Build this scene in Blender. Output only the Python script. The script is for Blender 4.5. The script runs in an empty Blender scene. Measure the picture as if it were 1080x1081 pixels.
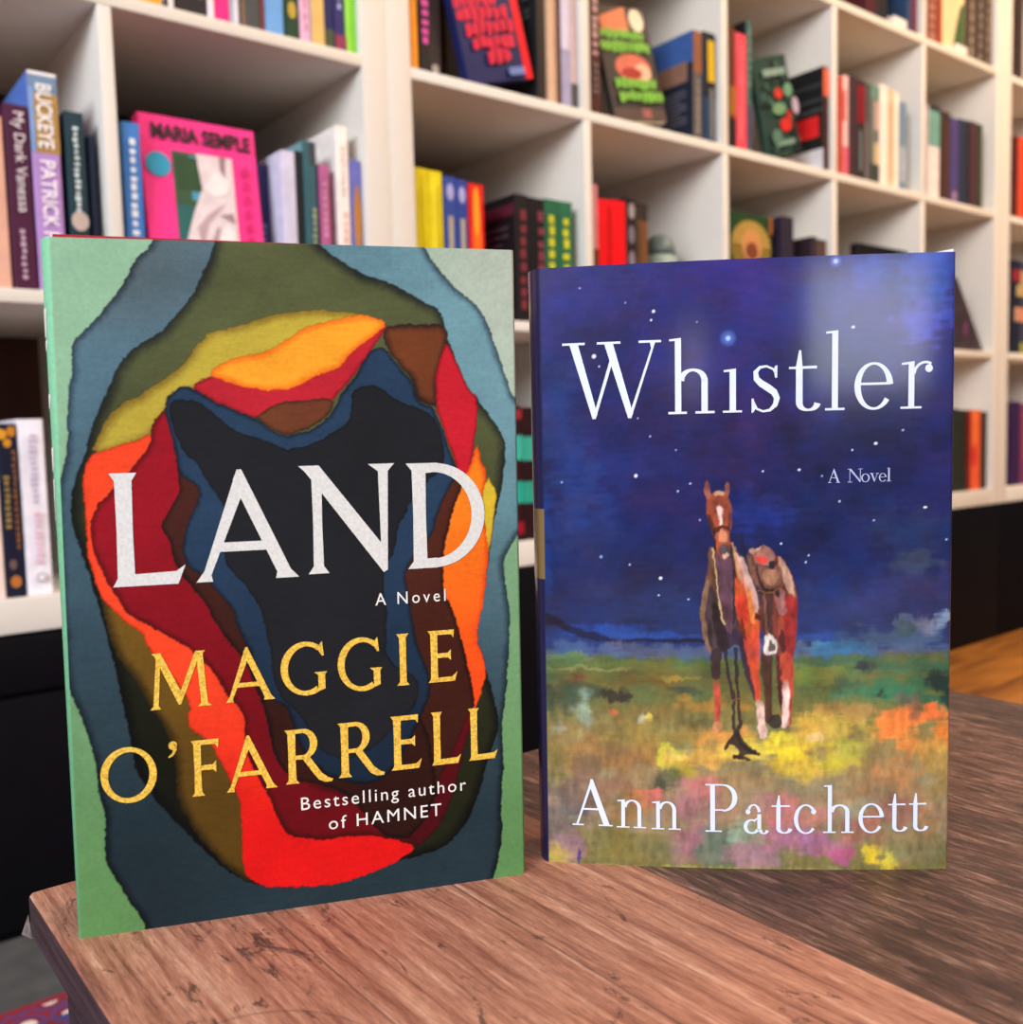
import bpy, bmesh, math, random
import numpy as np
from mathutils import Vector, Matrix

D = bpy.data
SC = bpy.context.scene
COL = SC.collection
random.seed(7)
RNG = np.random.default_rng(11)

# ------------------------------------------------------------------ camera
CAM = Vector((-0.78800, -1.21686, 0.56899))
YAW, PITCH, ROLL, FPX = 0.662838, -0.079892, -0.025956, 1028.06
fw = Vector((math.sin(YAW) * math.cos(PITCH), math.cos(YAW) * math.cos(PITCH), math.sin(PITCH)))
rt = fw.cross(Vector((0, 0, 1))).normalized()
up = rt.cross(fw)
r2 = rt * math.cos(ROLL) + up * math.sin(ROLL)
u2 = -rt * math.sin(ROLL) + up * math.cos(ROLL)
cd = D.cameras.new('camera')
cam = D.objects.new('camera', cd)
COL.objects.link(cam)
cam.matrix_world = Matrix(((r2.x, u2.x, -fw.x, CAM.x), (r2.y, u2.y, -fw.y, CAM.y), (r2.z, u2.z, -fw.z, CAM.z), (0, 0, 0, 1)))
cd.sensor_fit = 'HORIZONTAL'
cd.sensor_width = 36.0
cd.lens = 36.0 * FPX / 1080.0
cd.clip_start = 0.02
cd.dof.use_dof = True
cd.dof.focus_distance = 0.385
cd.dof.aperture_fstop = 11.5
SC.camera = cam

# ------------------------------------------------------------------ world, lights, exposure
W = D.worlds.new('world')
SC.world = W
W.use_nodes = True
wn = W.node_tree.nodes
wl = W.node_tree.links
# ambient light of the unseen shop, made dark below to dim the cube ceilings
wtc = wn.new('ShaderNodeTexCoord')
wsp = wn.new('ShaderNodeSeparateXYZ')
wrp = wn.new('ShaderNodeValToRGB')
wrp.color_ramp.elements[0].position, wrp.color_ramp.elements[0].color = 0.44, (0.05, 0.04, 0.035, 1)
wrp.color_ramp.elements[1].position, wrp.color_ramp.elements[1].color = 0.62, (0.86, 0.90, 0.95, 1)
wmr = wn.new('ShaderNodeMapRange')
wmr.inputs['From Min'].default_value = -1
wl.new(wtc.outputs['Generated'], wsp.inputs[0])
wl.new(wsp.outputs['Z'], wmr.inputs['Value'])
wl.new(wmr.outputs[0], wrp.inputs[0])
wl.new(wrp.outputs[0], wn['Background'].inputs[0])
wn['Background'].inputs[1].default_value = 0.30


def area(name, loc, target, sx, sy, energy, color):
    l = D.lights.new(name, 'AREA')
    l.shape = 'RECTANGLE'
    l.size, l.size_y, l.energy, l.color = sx, sy, energy, color
    o = D.objects.new(name, l)
    COL.objects.link(o)
    o.location = loc
    o.rotation_euler = (Vector(target) - Vector(loc)).to_track_quat('-Z', 'Y').to_euler()
    return o


area('shop_window_daylight', (-3.9, -2.2, 2.35), (-0.1, -0.2, 0.8), 2.4, 1.6, 225, (0.90, 0.95, 1.0))
area('door_window_daylight', (-1.62, -3.72, 0.85), (-0.45, -1.0, 0.6), 0.66, 0.40, 7.5, (0.86, 0.92, 1.0))
area('cover_glint_light', (-2.48, -3.20, 0.75), (-0.50, -0.97, 0.59), 0.16, 0.24, 0.45, (1.0, 0.86, 0.84))  # small unseen light added only for a glint on the glossy cover
area('ceiling_lamp_warm', (1.75, -1.3, 2.7), (1.7, -0.1, 0.9), 0.9, 0.9, 62, (1.0, 0.66, 0.36))
area('ceiling_lamp_soft', (0.3, -2.6, 2.5), (0.1, -0.3, 0.8), 1.2, 1.2, 42, (1.0, 0.78, 0.60))

SC.view_settings.view_transform = 'Standard'
SC.view_settings.look = 'None'
SC.view_settings.gamma = 1.0
SC.view_settings.use_curve_mapping = False
SC.view_settings.exposure = -0.06

# ------------------------------------------------------------------ helpers


def lin(c):
    return tuple(((x / 255 / 12.92) if x / 255 <= 0.04045 else ((x / 255 + 0.055) / 1.055) ** 2.4) for x in c)


def link(o, parent=None):
    COL.objects.link(o)
    if parent:
        o.parent = parent
    return o


def tag(o, label=None, cat=None, group=None, kind=None):
    if label: o['label'] = label
    if cat: o['category'] = cat
    if group: o['group'] = group
    if kind: o['kind'] = kind
    return o


def empty(name, loc=(0, 0, 0)):
    o = D.objects.new(name, None)
    o.empty_display_size = 0.02
    o.location = loc
    return link(o)


MATS = {}


def mat(rgb, rough=0.55, var=0.06, scale=60.0, bump=0.0, metal=0.0, stretch=(1, 1, 1), spec=0.25):
    """procedural principled material: a base colour broken up by a noise"""
    key = (tuple(rgb), rough, var, scale, bump, metal, stretch, spec)
    if key in MATS:
        return MATS[key]
    m = D.materials.new('surface_%d' % len(MATS))
    m.use_nodes = True
    nt = m.node_tree
    b = nt.nodes['Principled BSDF']
    tc = nt.nodes.new('ShaderNodeTexCoord')
    mp = nt.nodes.new('ShaderNodeMapping')
    mp.inputs['Scale'].default_value = stretch
    nz = nt.nodes.new('ShaderNodeTexNoise')
    nz.inputs['Scale'].default_value = scale
    nz.inputs['Detail'].default_value = 4
    rp = nt.nodes.new('ShaderNodeValToRGB')
    L = lin(rgb)
    rp.color_ramp.elements[0].position = 0.3
    rp.color_ramp.elements[1].position = 0.7
    rp.color_ramp.elements[0].color = tuple(x * (1 - var) for x in L) + (1,)
    rp.color_ramp.elements[1].color = tuple(min(1, x * (1 + var)) for x in L) + (1,)
    nt.links.new(tc.outputs['Object'], mp.inputs[0])
    nt.links.new(mp.outputs[0], nz.inputs['Vector'])
    nt.links.new(nz.outputs['Fac'], rp.inputs[0])
    nt.links.new(rp.outputs[0], b.inputs['Base Color'])
    b.inputs['Roughness'].default_value = rough
    b.inputs['Specular IOR Level'].default_value = spec
    b.inputs['Metallic'].default_value = metal
    if bump:
        bp = nt.nodes.new('ShaderNodeBump')
        bp.inputs['Strength'].default_value = bump
        bp.inputs['Distance'].default_value = 0.001
        nt.links.new(nz.outputs['Fac'], bp.inputs['Height'])
        nt.links.new(bp.outputs[0], b.inputs['Normal'])
    MATS[key] = m
    return m


def mesh(name, verts, faces, mats, parent=None, fm=None, smooth=False):
    me = D.meshes.new(name)
    me.from_pydata([tuple(v) for v in verts], [], [tuple(f) for f in faces])
    if not isinstance(mats, (list, tuple)):
        mats = [mats]
    for m in mats:
        me.materials.append(m)
    if fm is not None:
        me.polygons.foreach_set('material_index', fm)
    if smooth:
        me.polygons.foreach_set('use_smooth', [True] * len(me.polygons))
    me.update()
    return link(D.objects.new(name, me), parent)


def box_geo(x0, x1, y0, y1, z0, z1):
    v = [(x0, y0, z0), (x1, y0, z0), (x1, y1, z0), (x0, y1, z0), (x0, y0, z1), (x1, y0, z1), (x1, y1, z1), (x0, y1, z1)]
    f = [(0, 3, 2, 1), (4, 5, 6, 7), (0, 1, 5, 4), (1, 2, 6, 5), (2, 3, 7, 6), (3, 0, 4, 7)]
    return v, f


def box(name, x0, x1, y0, y1, z0, z1, m, parent=None, bev=0.0):
    v, f = box_geo(x0, x1, y0, y1, z0, z1)
    o = mesh(name, v, f, m, parent)
    if bev:
        b = o.modifiers.new('edge', 'BEVEL')
        b.width, b.segments, b.limit_method = bev, 3, 'ANGLE'
        for p in o.data.polygons: p.use_smooth = True
    return o


def text_polys(s, align='CENTER', space=1.0, bold=0.0):
    """outline of a word in the built-in sans, as (verts2d, faces), cap height about 0.73"""
    c = D.curves.new('lettering', 'FONT')
    c.body, c.align_x, c.space_character = s, align, space
    c.resolution_u = 3
    c.offset = bold
    o = D.objects.new('lettering', c)
    COL.objects.link(o)
    bpy.context.view_layer.update()
    dg = bpy.context.evaluated_depsgraph_get()
    me = D.meshes.new_from_object(o.evaluated_get(dg))
    vs = [(v.co.x, v.co.y) for v in me.vertices]
    fs = [tuple(p.vertices) for p in me.polygons]
    D.objects.remove(o)
    D.curves.remove(c)
    D.meshes.remove(me)
    return vs, fs


# ------------------------------------------------------------------ numpy painting tools
def vnoise(x, y, seed=0):
    r = np.random.default_rng(seed)
    T = r.random((256, 256)).astype(np.float32)
    xi, yi = np.floor(x).astype(int), np.floor(y).astype(int)
    fx, fy = x - xi, y - yi
    fx, fy = fx * fx * (3 - 2 * fx), fy * fy * (3 - 2 * fy)
    g = lambda a, b: T[a % 256, b % 256]
    return (g(xi, yi) * (1 - fx) + g(xi + 1, yi) * fx) * (1 - fy) + (g(xi, yi + 1) * (1 - fx) + g(xi + 1, yi + 1) * fx) * fy


def fbm(x, y, seed=0, octv=4):
    t, a, s = 0, 0.5, 0
    for k in range(octv):
        t = t + a * vnoise(x * 2 ** k, y * 2 ** k, seed + k)
        s += a
        a *= 0.5
    return t / s - 0.5


def sdist(X, Y, pts):
    """signed distance to a polygon, inside positive"""
    P = np.array(pts, np.float32)
    d2 = np.full(X.shape, 1e9, np.float32)
    ins = np.zeros(X.shape, bool)
    n = len(P)
    for i in range(n):
        x0, y0 = P[i]
        x1, y1 = P[(i + 1) % n]
        ex, ey = x1 - x0, y1 - y0
        L = ex * ex + ey * ey
        if L < 1e-12:
            continue
        t = np.clip(((X - x0) * ex + (Y - y0) * ey) / L, 0, 1)
        dx, dy = X - x0 - t * ex, Y - y0 - t * ey
        np.minimum(d2, dx * dx + dy * dy, out=d2)
        if y0 != y1:
            c = ((y0 > Y) != (y1 > Y)) & (X < (x1 - x0) * (Y - y0) / (y1 - y0) + x0)
            ins ^= c
    d = np.sqrt(d2)
    return np.where(ins, d, -d)


def smooth01(t):
    t = np.clip(t, 0, 1)
    return t * t * (3 - 2 * t)


def chaikin(p, n=1):
    p = np.array(p, float)
    for _ in range(n):
        q = np.roll(p, -1, 0)
        p = np.stack([p * 0.75 + q * 0.25, p * 0.25 + q * 0.75], 1).reshape(-1, 2)
    return p


def rgbl(c):
    return np.array(lin(c), np.float32)


def over(img, sl, col, a):
    img[sl] = img[sl] * (1 - a[..., None]) + col * a[..., None]


# ------------------------------------------------------------------ the setting
def wood_floor():
    m = D.materials.new('wood_floor')
    m.use_nodes = True
    nt = m.node_tree
    b = nt.nodes['Principled BSDF']
    tc = nt.nodes.new('ShaderNodeTexCoord')
    mp = nt.nodes.new('ShaderNodeMapping')
    mp.inputs['Scale'].default_value = (1.2, 9, 1)
    nz = nt.nodes.new('ShaderNodeTexNoise')
    nz.inputs['Scale'].default_value = 2.2
    nz.inputs['Detail'].default_value = 6
    nz.inputs['Distortion'].default_value = 1.2
    rp = nt.nodes.new('ShaderNodeValToRGB')
    rp.color_ramp.elements[0].position, rp.color_ramp.elements[1].position = 0.35, 0.68
    rp.color_ramp.elements[0].color = lin((112, 66, 30)) + (1,)
    rp.color_ramp.elements[1].color = lin((196, 126, 52)) + (1,)
    nt.links.new(tc.outputs['Object'], mp.inputs[0])
    nt.links.new(mp.outputs[0], nz.inputs['Vector'])
    nt.links.new(nz.outputs['Fac'], rp.inputs[0])
    nt.links.new(rp.outputs[0], b.inputs['Base Color'])
    b.inputs['Roughness'].default_value = 0.4
    return m


tag(mesh('floor', [(-3, -3.6, 0), (4, -3.6, 0), (4, 0.42, 0), (-3, 0.42, 0)], [(0, 1, 2, 3)], wood_floor()), kind='structure')
tag(box('wall_back', -3, 4, 0.415, 0.50, 0, 2.9, mat((72, 40, 28), 0.7, 0.12, 3, stretch=(8, 1, 1))), kind='structure')

mt = box('grey_floor_sheet', -2.2, 0.25, -0.159, -0.0045, 0.0, 0.004, mat((76, 77, 79), 0.85, 0.18, 35, 0.4))  # thin sheet added to give this stretch of floor its cool grey tone
tag(mt, 'plain grey sheet added on the floor between the patterned rug and the black cabinet', 'floor patch')


def rug_material():
    m = D.materials.new('woven_rug')
    m.use_nodes = True
    nt = m.node_tree
    b = nt.nodes['Principled BSDF']
    b.inputs['Roughness'].default_value = 0.95
    tc = nt.nodes.new('ShaderNodeTexCoord')
    sp = nt.nodes.new('ShaderNodeSeparateXYZ')
    nt.links.new(tc.outputs['Object'], sp.inputs[0])
    vo = nt.nodes.new('ShaderNodeTexVoronoi')
    vo.inputs['Scale'].default_value = 34
    vo.inputs['Randomness'].default_value = 0.6
    nt.links.new(tc.outputs['Object'], vo.inputs['Vector'])
    # motif in the border, blue field inside
    r1 = nt.nodes.new('ShaderNodeValToRGB')
    r1.color_ramp.interpolation = 'CONSTANT'
    e = r1.color_ramp.elements
    e[0].position, e[0].color = 0.0, lin((222, 205, 200)) + (1,)
    e[1].position, e[1].color = 0.30, lin((120, 24, 44)) + (1,)
    x = e.new(0.50); x.color = lin((60, 60, 128)) + (1,)
    x = e.new(0.60); x.color = lin((128, 26, 46)) + (1,)
    nt.links.new(vo.outputs['Distance'], r1.inputs[0])
    r2 = nt.nodes.new('ShaderNodeValToRGB')
    r2.color_ramp.interpolation = 'CONSTANT'
    e = r2.color_ramp.elements
    e[0].position, e[0].color = 0.0, lin((170, 160, 190)) + (1,)
    e[1].position, e[1].color = 0.2, lin((58, 56, 120)) + (1,)
    x = e.new(0.55); x.color = lin((110, 30, 50)) + (1,)
    nt.links.new(vo.outputs['Distance'], r2.inputs[0])

    def thr(val):
        n = nt.nodes.new('ShaderNodeMath')
        n.operation = 'GREATER_THAN'
        n.inputs[1].default_value = val
        nt.links.new(sp.outputs['Y'], n.inputs[0])
        return n
    mx = nt.nodes.new('ShaderNodeMix'); mx.data_type = 'RGBA'
    nt.links.new(thr(-0.202).outputs[0], mx.inputs['Factor'])
    nt.links.new(r2.outputs[0], mx.inputs['A'])
    nt.links.new(r1.outputs[0], mx.inputs['B'])
    mx2 = nt.nodes.new('ShaderNodeMix'); mx2.data_type = 'RGBA'
    nt.links.new(thr(-0.170).outputs[0], mx2.inputs['Factor'])
    nt.links.new(mx.outputs['Result'], mx2.inputs['A'])
    mx2.inputs['B'].default_value = lin((132, 26, 46)) + (1,)
    nt.links.new(mx2.outputs['Result'], b.inputs['Base Color'])
    return m


rg = box('rug', -2.0, 0.1, -1.9, -0.160, 0.0, 0.004, rug_material())
tag(rg, 'patterned red rug with cream and blue motifs on the floor under the table', 'rug')

# ------------------------------------------------------------------ bookcases on black cabinets
WHITE = mat((224, 219, 211), 0.42, 0.015, 40)
BLACK = mat((8, 8, 13), 0.6, 0.15, 30, spec=0.1)
P = 0.351


def bookcase(xl, label, ncols=5):
    t = empty('bookcase', (xl - 0.04, 0, 0.356))
    tag(t, label, 'bookcase', 'white cube bookcases along the back wall')
    X0, X1, Z0, Z1, DP = 0.0, 1.819, 0.0, 1.819, 0.39
    g = 0.0006
    box('side_panel', X0, 0.04, 0, DP, Z0, Z1, WHITE, t, 0.0012)
    box('side_panel', X1 - 0.04, X1, 0, DP, Z0, Z1, WHITE, t, 0.0012)
    box('bottom_panel', 0.04, X1 - 0.04, 0, DP, 0, 0.04, WHITE, t, 0.0012)
    box('top_panel', 0.04, X1 - 0.04, 0, DP, Z1 - 0.04, Z1, WHITE, t, 0.0012)
    for k in range(1, 5):
        z = 0.04 + k * P - 0.016
        box('shelf', 0.04, X1 - 0.04, 0.0005, DP, z, z + 0.016, WHITE, t, 0.001)
    for k in range(1, 5):
        x = 0.04 + k * P - 0.016
        for j in range(5):
            z = 0.04 + j * P
            box('divider', x, x + 0.016, 0.001, DP, z, z + 0.335, WHITE, t, 0.001)
    return t


bookcase(-1.819 + 0.0, 'white cube bookcase holding the pink-covered book and the lilac and blue spine')
bookcase(0.0, 'white cube bookcase holding the yellow spines and the red spines')
bookcase(1.819, 'white cube bookcase past the second thick post, holding an orange spine')


def low_cabinet(x0, x1, label, seam):
    t = tag(empty('low_cabinet', (x0, 0, 0)), label, 'cabinet', 'black low cabinets under the bookcases')
    w = x1 - x0
    box('body', 0.001, w - 0.001, 0.004, 0.40, 0.0, 0.3555, BLACK, t)
    if seam:
        box('upper_panel', 0.002, w - 0.002, -0.004, 0.004, 0.288, 0.352, BLACK, t, 0.001)
        box('lower_panel', 0.002, w - 0.002, -0.004, 0.004, 0.012, 0.282, BLACK, t, 0.001)
    else:
        box('front_panel', 0.002, w - 0.002, -0.002, 0.004, 0.004, 0.352, BLACK, t, 0.001)


low_cabinet(-1.859, -0.04, 'black low cabinet with a horizontal seam under the bookcase of the pink book', True)
low_cabinet(-0.04, 1.779, 'black low cabinet under the bookcase of the yellow and red spines', False)
low_cabinet(1.779, 3.598, 'black low cabinet under the bookcase past the second thick post', False)

# ------------------------------------------------------------------ table
TZ = 0.3971
TX0, TX1, TY0, TY1 = -0.7145, -0.1865, -1.75, -0.8120


def table_wood():
    m = D.materials.new('reclaimed_wood_planks')
    m.use_nodes = True
    nt = m.node_tree
    N, Lk = nt.nodes, nt.links
    b = N['Principled BSDF']
    tc = N.new('ShaderNodeTexCoord')
    sp = N.new('ShaderNodeSeparateXYZ')
    Lk.new(tc.outputs['Object'], sp.inputs[0])

    def math_(op, a, bb=None, c=None):
        n = N.new('ShaderNodeMath')
        n.operation = op
        for i, v in enumerate((a, bb, c)):
            if v is None: continue
            if isinstance(v, (int, float)): n.inputs[i].default_value = v
            else: Lk.new(v, n.inputs[i])
        return n.outputs[0]

    def noise(scale, stretch, det=5, rough=0.6, dist=0.0, w=None):
        mp = N.new('ShaderNodeMapping')
        mp.inputs['Scale'].default_value = stretch
        Lk.new(tc.outputs['Object'], mp.inputs[0])
        n = N.new('ShaderNodeTexNoise')
        n.inputs['Scale'].default_value = scale
        n.inputs['Detail'].default_value = det
        n.inputs['Roughness'].default_value = rough
        n.inputs['Distortion'].default_value = dist
        if w is not None:
            n.noise_dimensions = '4D'
            Lk.new(w, n.inputs['W'])
        Lk.new(mp.outputs[0], n.inputs['Vector'])
        return n.outputs['Fac']

    def ramp(fac, stops):
        r = N.new('ShaderNodeValToRGB')
        e = r.color_ramp.elements
        e[0].position, e[0].color = stops[0][0], stops[0][1] + (1,)
        e[1].position, e[1].color = stops[-1][0], stops[-1][1] + (1,)
        for p, c in stops[1:-1]:
            x = e.new(p); x.color = c + (1,)
        Lk.new(fac, r.inputs[0])
        return r.outputs[0]

    def mix(f, a, bb, mode='MIX'):
        n = N.new('ShaderNodeMix'); n.data_type = 'RGBA'; n.blend_type = mode
        if isinstance(f, (int, float)): n.inputs['Factor'].default_value = f
        else: Lk.new(f, n.inputs['Factor'])
        for k, v in (('A', a), ('B', bb)):
            if isinstance(v, tuple): n.inputs[k].default_value = v + (1,)
            else: Lk.new(v, n.inputs[k])
        return n.outputs['Result']

    # plank index from x in object space (object origin = back corner of the top)
    x = sp.outputs['X']
    xs = [0.0645, 0.128, 0.193, 0.330, 0.43]
    idx = None
    seam = None
    for s in xs:
        st = math_('GREATER_THAN', x, s)
        idx = st if idx is None else math_('ADD', idx, st)
        d = math_('ABSOLUTE', math_('SUBTRACT', x, s))
        hit = math_('LESS_THAN', d, 0.0005)
        seam = hit if seam is None else math_('MAXIMUM', seam, hit)
    grain = noise(26, (9.0, 0.50, 1), 9, 0.72, 0.5, math_('MULTIPLY', idx, 3.7))
    fine = noise(420, (2.4, 0.35, 1), 5, 0.75, 0.0, idx)
    cross = noise(48, (5.2, 0.62, 1), 9, 0.78, 0.9)
    blotch = noise(13, (1.3, 0.6, 1), 5, 0.65, 0.8)
    patch = noise(9, (1, 0.7, 1), 4, 0.55, 0.4, idx)
    light = ramp(grain, [(0.32, lin((84, 50, 42))), (0.43, lin((162, 104, 84))), (0.55, lin((204, 144, 118))), (0.68, lin((240, 192, 164)))])
    dark = ramp(cross, [(0.38, lin((46, 31, 28))), (0.47, lin((102, 70, 60))), (0.55, lin((148, 106, 90))), (0.65, lin((220, 180, 160)))])
    is_dark = math_('GREATER_THAN', x, 0.193)
    base = mix(is_dark, light, dark)
    # warm and grey plank variation
    base = mix(math_('MULTIPLY', patch, 0.45), base, mix(is_dark, lin((168, 106, 84)), lin((104, 64, 48))))
    bl = ramp(blotch, [(0.0, (0, 0, 0)), (0.44, (0, 0, 0)), (0.60, (1, 1, 1)), (1.0, (1, 1, 1))])
    base = mix(math_('MULTIPLY', math_('MULTIPLY', bl, is_dark), 0.62), base, lin((50, 36, 34)))
    # dark streaks and knots
    kn = ramp(noise(42, (1.7, 0.7, 1), 8, 0.78, 1.2), [(0.0, (0, 0, 0)), (0.585, (0, 0, 0)), (0.63, (1, 1, 1)), (1.0, (1, 1, 1))])
    base = mix(math_('MULTIPLY', kn, 0.75), base, lin((56, 40, 38)))
    fl = ramp(fine, [(0.3, (0.45, 0.45, 0.45)), (0.7, (1.3, 1.3, 1.3))])
    base = mix(0.8, base, fl, 'MULTIPLY')
    base = mix(math_('MULTIPLY', seam, 0.5), base, lin((48, 34, 32)))
    # old ring mark printed in the wood near the camera
    y = sp.outputs['Y']
    dx = math_('SUBTRACT', x, 0.0201)
    dy = math_('SUBTRACT', y, -0.1686)
    rr = math_('SQRT', math_('ADD', math_('MULTIPLY', dx, dx), math_('MULTIPLY', dy, dy)))
    ring = math_('LESS_THAN', math_('ABSOLUTE', math_('SUBTRACT', rr, 0.0376)), 0.0005)
    base = mix(math_('MULTIPLY', ring, 0.4), base, lin((70, 52, 48)))
    Lk.new(base, b.inputs['Base Color'])
    b.inputs['Roughness'].default_value = 0.5
    bp = N.new('ShaderNodeBump')
    bp.inputs['Strength'].default_value = 0.5
    bp.inputs['Distance'].default_value = 0.0008
    Lk.new(math_('ADD', grain, math_('MULTIPLY', fine, 0.5)), bp.inputs['Height'])
    Lk.new(bp.outputs[0], b.inputs['Normal'])
    return m


DARKWOOD = mat((66, 48, 50), 0.55, 0.5, 60, 0.5, stretch=(2, 0.25, 6))
tb = tag(empty('side_table', (TX0, TY1, 0)), 'low wooden table with rough reddish brown planks holding the two novels', 'table')
TWm = table_wood()
w, dl = TX1 - TX0, TY1 - TY0
top = box('table_top', 0, w, -dl, 0, TZ - 0.0175, TZ, [TWm, DARKWOOD], tb, 0.0022)
top.data.polygons.foreach_set('material_index', [0 if p.normal.z > 0.5 else 1 for p in top.data.polygons])
for lx in (0.0085, w - 0.062):
    for ly in (-0.062, -dl + 0.014):
        box('leg', lx, lx + 0.048, ly, ly + 0.048, 0.009, TZ - 0.0178, DARKWOOD, tb, 0.002)
box('apron', 0.0615, w - 0.062, -0.05, -0.03, TZ - 0.07, TZ - 0.0178, DARKWOOD, tb)
box('apron', 0.026, 0.046, -dl + 0.062, -0.062, TZ - 0.045, TZ - 0.0178, DARKWOOD, tb)
mesh('torn_veneer', [(-0.0001, 0.0004, TZ - 0.009), (-0.0028, 0.0012, TZ - 0.0165), (-0.0001, 0.0030, TZ - 0.0172), (-0.0001, -0.0040, TZ - 0.0172)],
     [(0, 1, 3), (0, 2, 1), (1, 2, 3), (0, 3, 2)], mat((104, 92, 88), 0.6, 0.5, 300), tb)

# ------------------------------------------------------------------ letter shapes (unit height)
def strip(pts, ws):
    """variable-width stroke as quads"""
    pts = [Vector(p) for p in pts]
    out = []
    n = len(pts)
    L, R = [], []
    for i, p in enumerate(pts):
        a = pts[max(i - 1, 0)]
        b = pts[min(i + 1, n - 1)]
        d = (b - a).normalized()
        nn = Vector((-d.y, d.x))
        h = ws[i] / 2
        L.append(p + nn * h)
        R.append(p - nn * h)
    for i in range(n - 1):
        out.append([L[i], R[i], R[i + 1], L[i + 1]])
    return out


def arc(cx, cy, rx, ry, a0, a1, thin, thick, n=28, tilt=0.0):
    pts, ws = [], []
    for i in range(n + 1):
        a = math.radians(a0 + (a1 - a0) * i / n)
        pts.append((cx + rx * math.cos(a), cy + ry * math.sin(a)))
        ws.append(thin + (thick - thin) * abs(math.cos(a + math.radians(tilt))) ** 1.6)
    return strip(pts, ws)


def disc(cx, cy, r, n=14):
    return [[Vector((cx + r * math.cos(2 * math.pi * i / n), cy + r * math.sin(2 * math.pi * i / n))) for i in range(n)]]


def V2(l):
    return [Vector(p) for p in l]


def stem(x, w, y0=0, y1=1, fl=0.035, h=0.07, l0=1, r0=1, l1=1, r1=1):
    """upright with flared ends"""
    return V2([(x - fl * l0, y0), (x + w + fl * r0, y0), (x + w, y0 + h), (x + w - 0.006, (y0 + y1) / 2), (x + w, y1 - h), (x + w + fl * r1, y1), (x - fl * l1, y1), (x, y1 - h), (x + 0.006, (y0 + y1) / 2), (x, y0 + h)])


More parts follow.
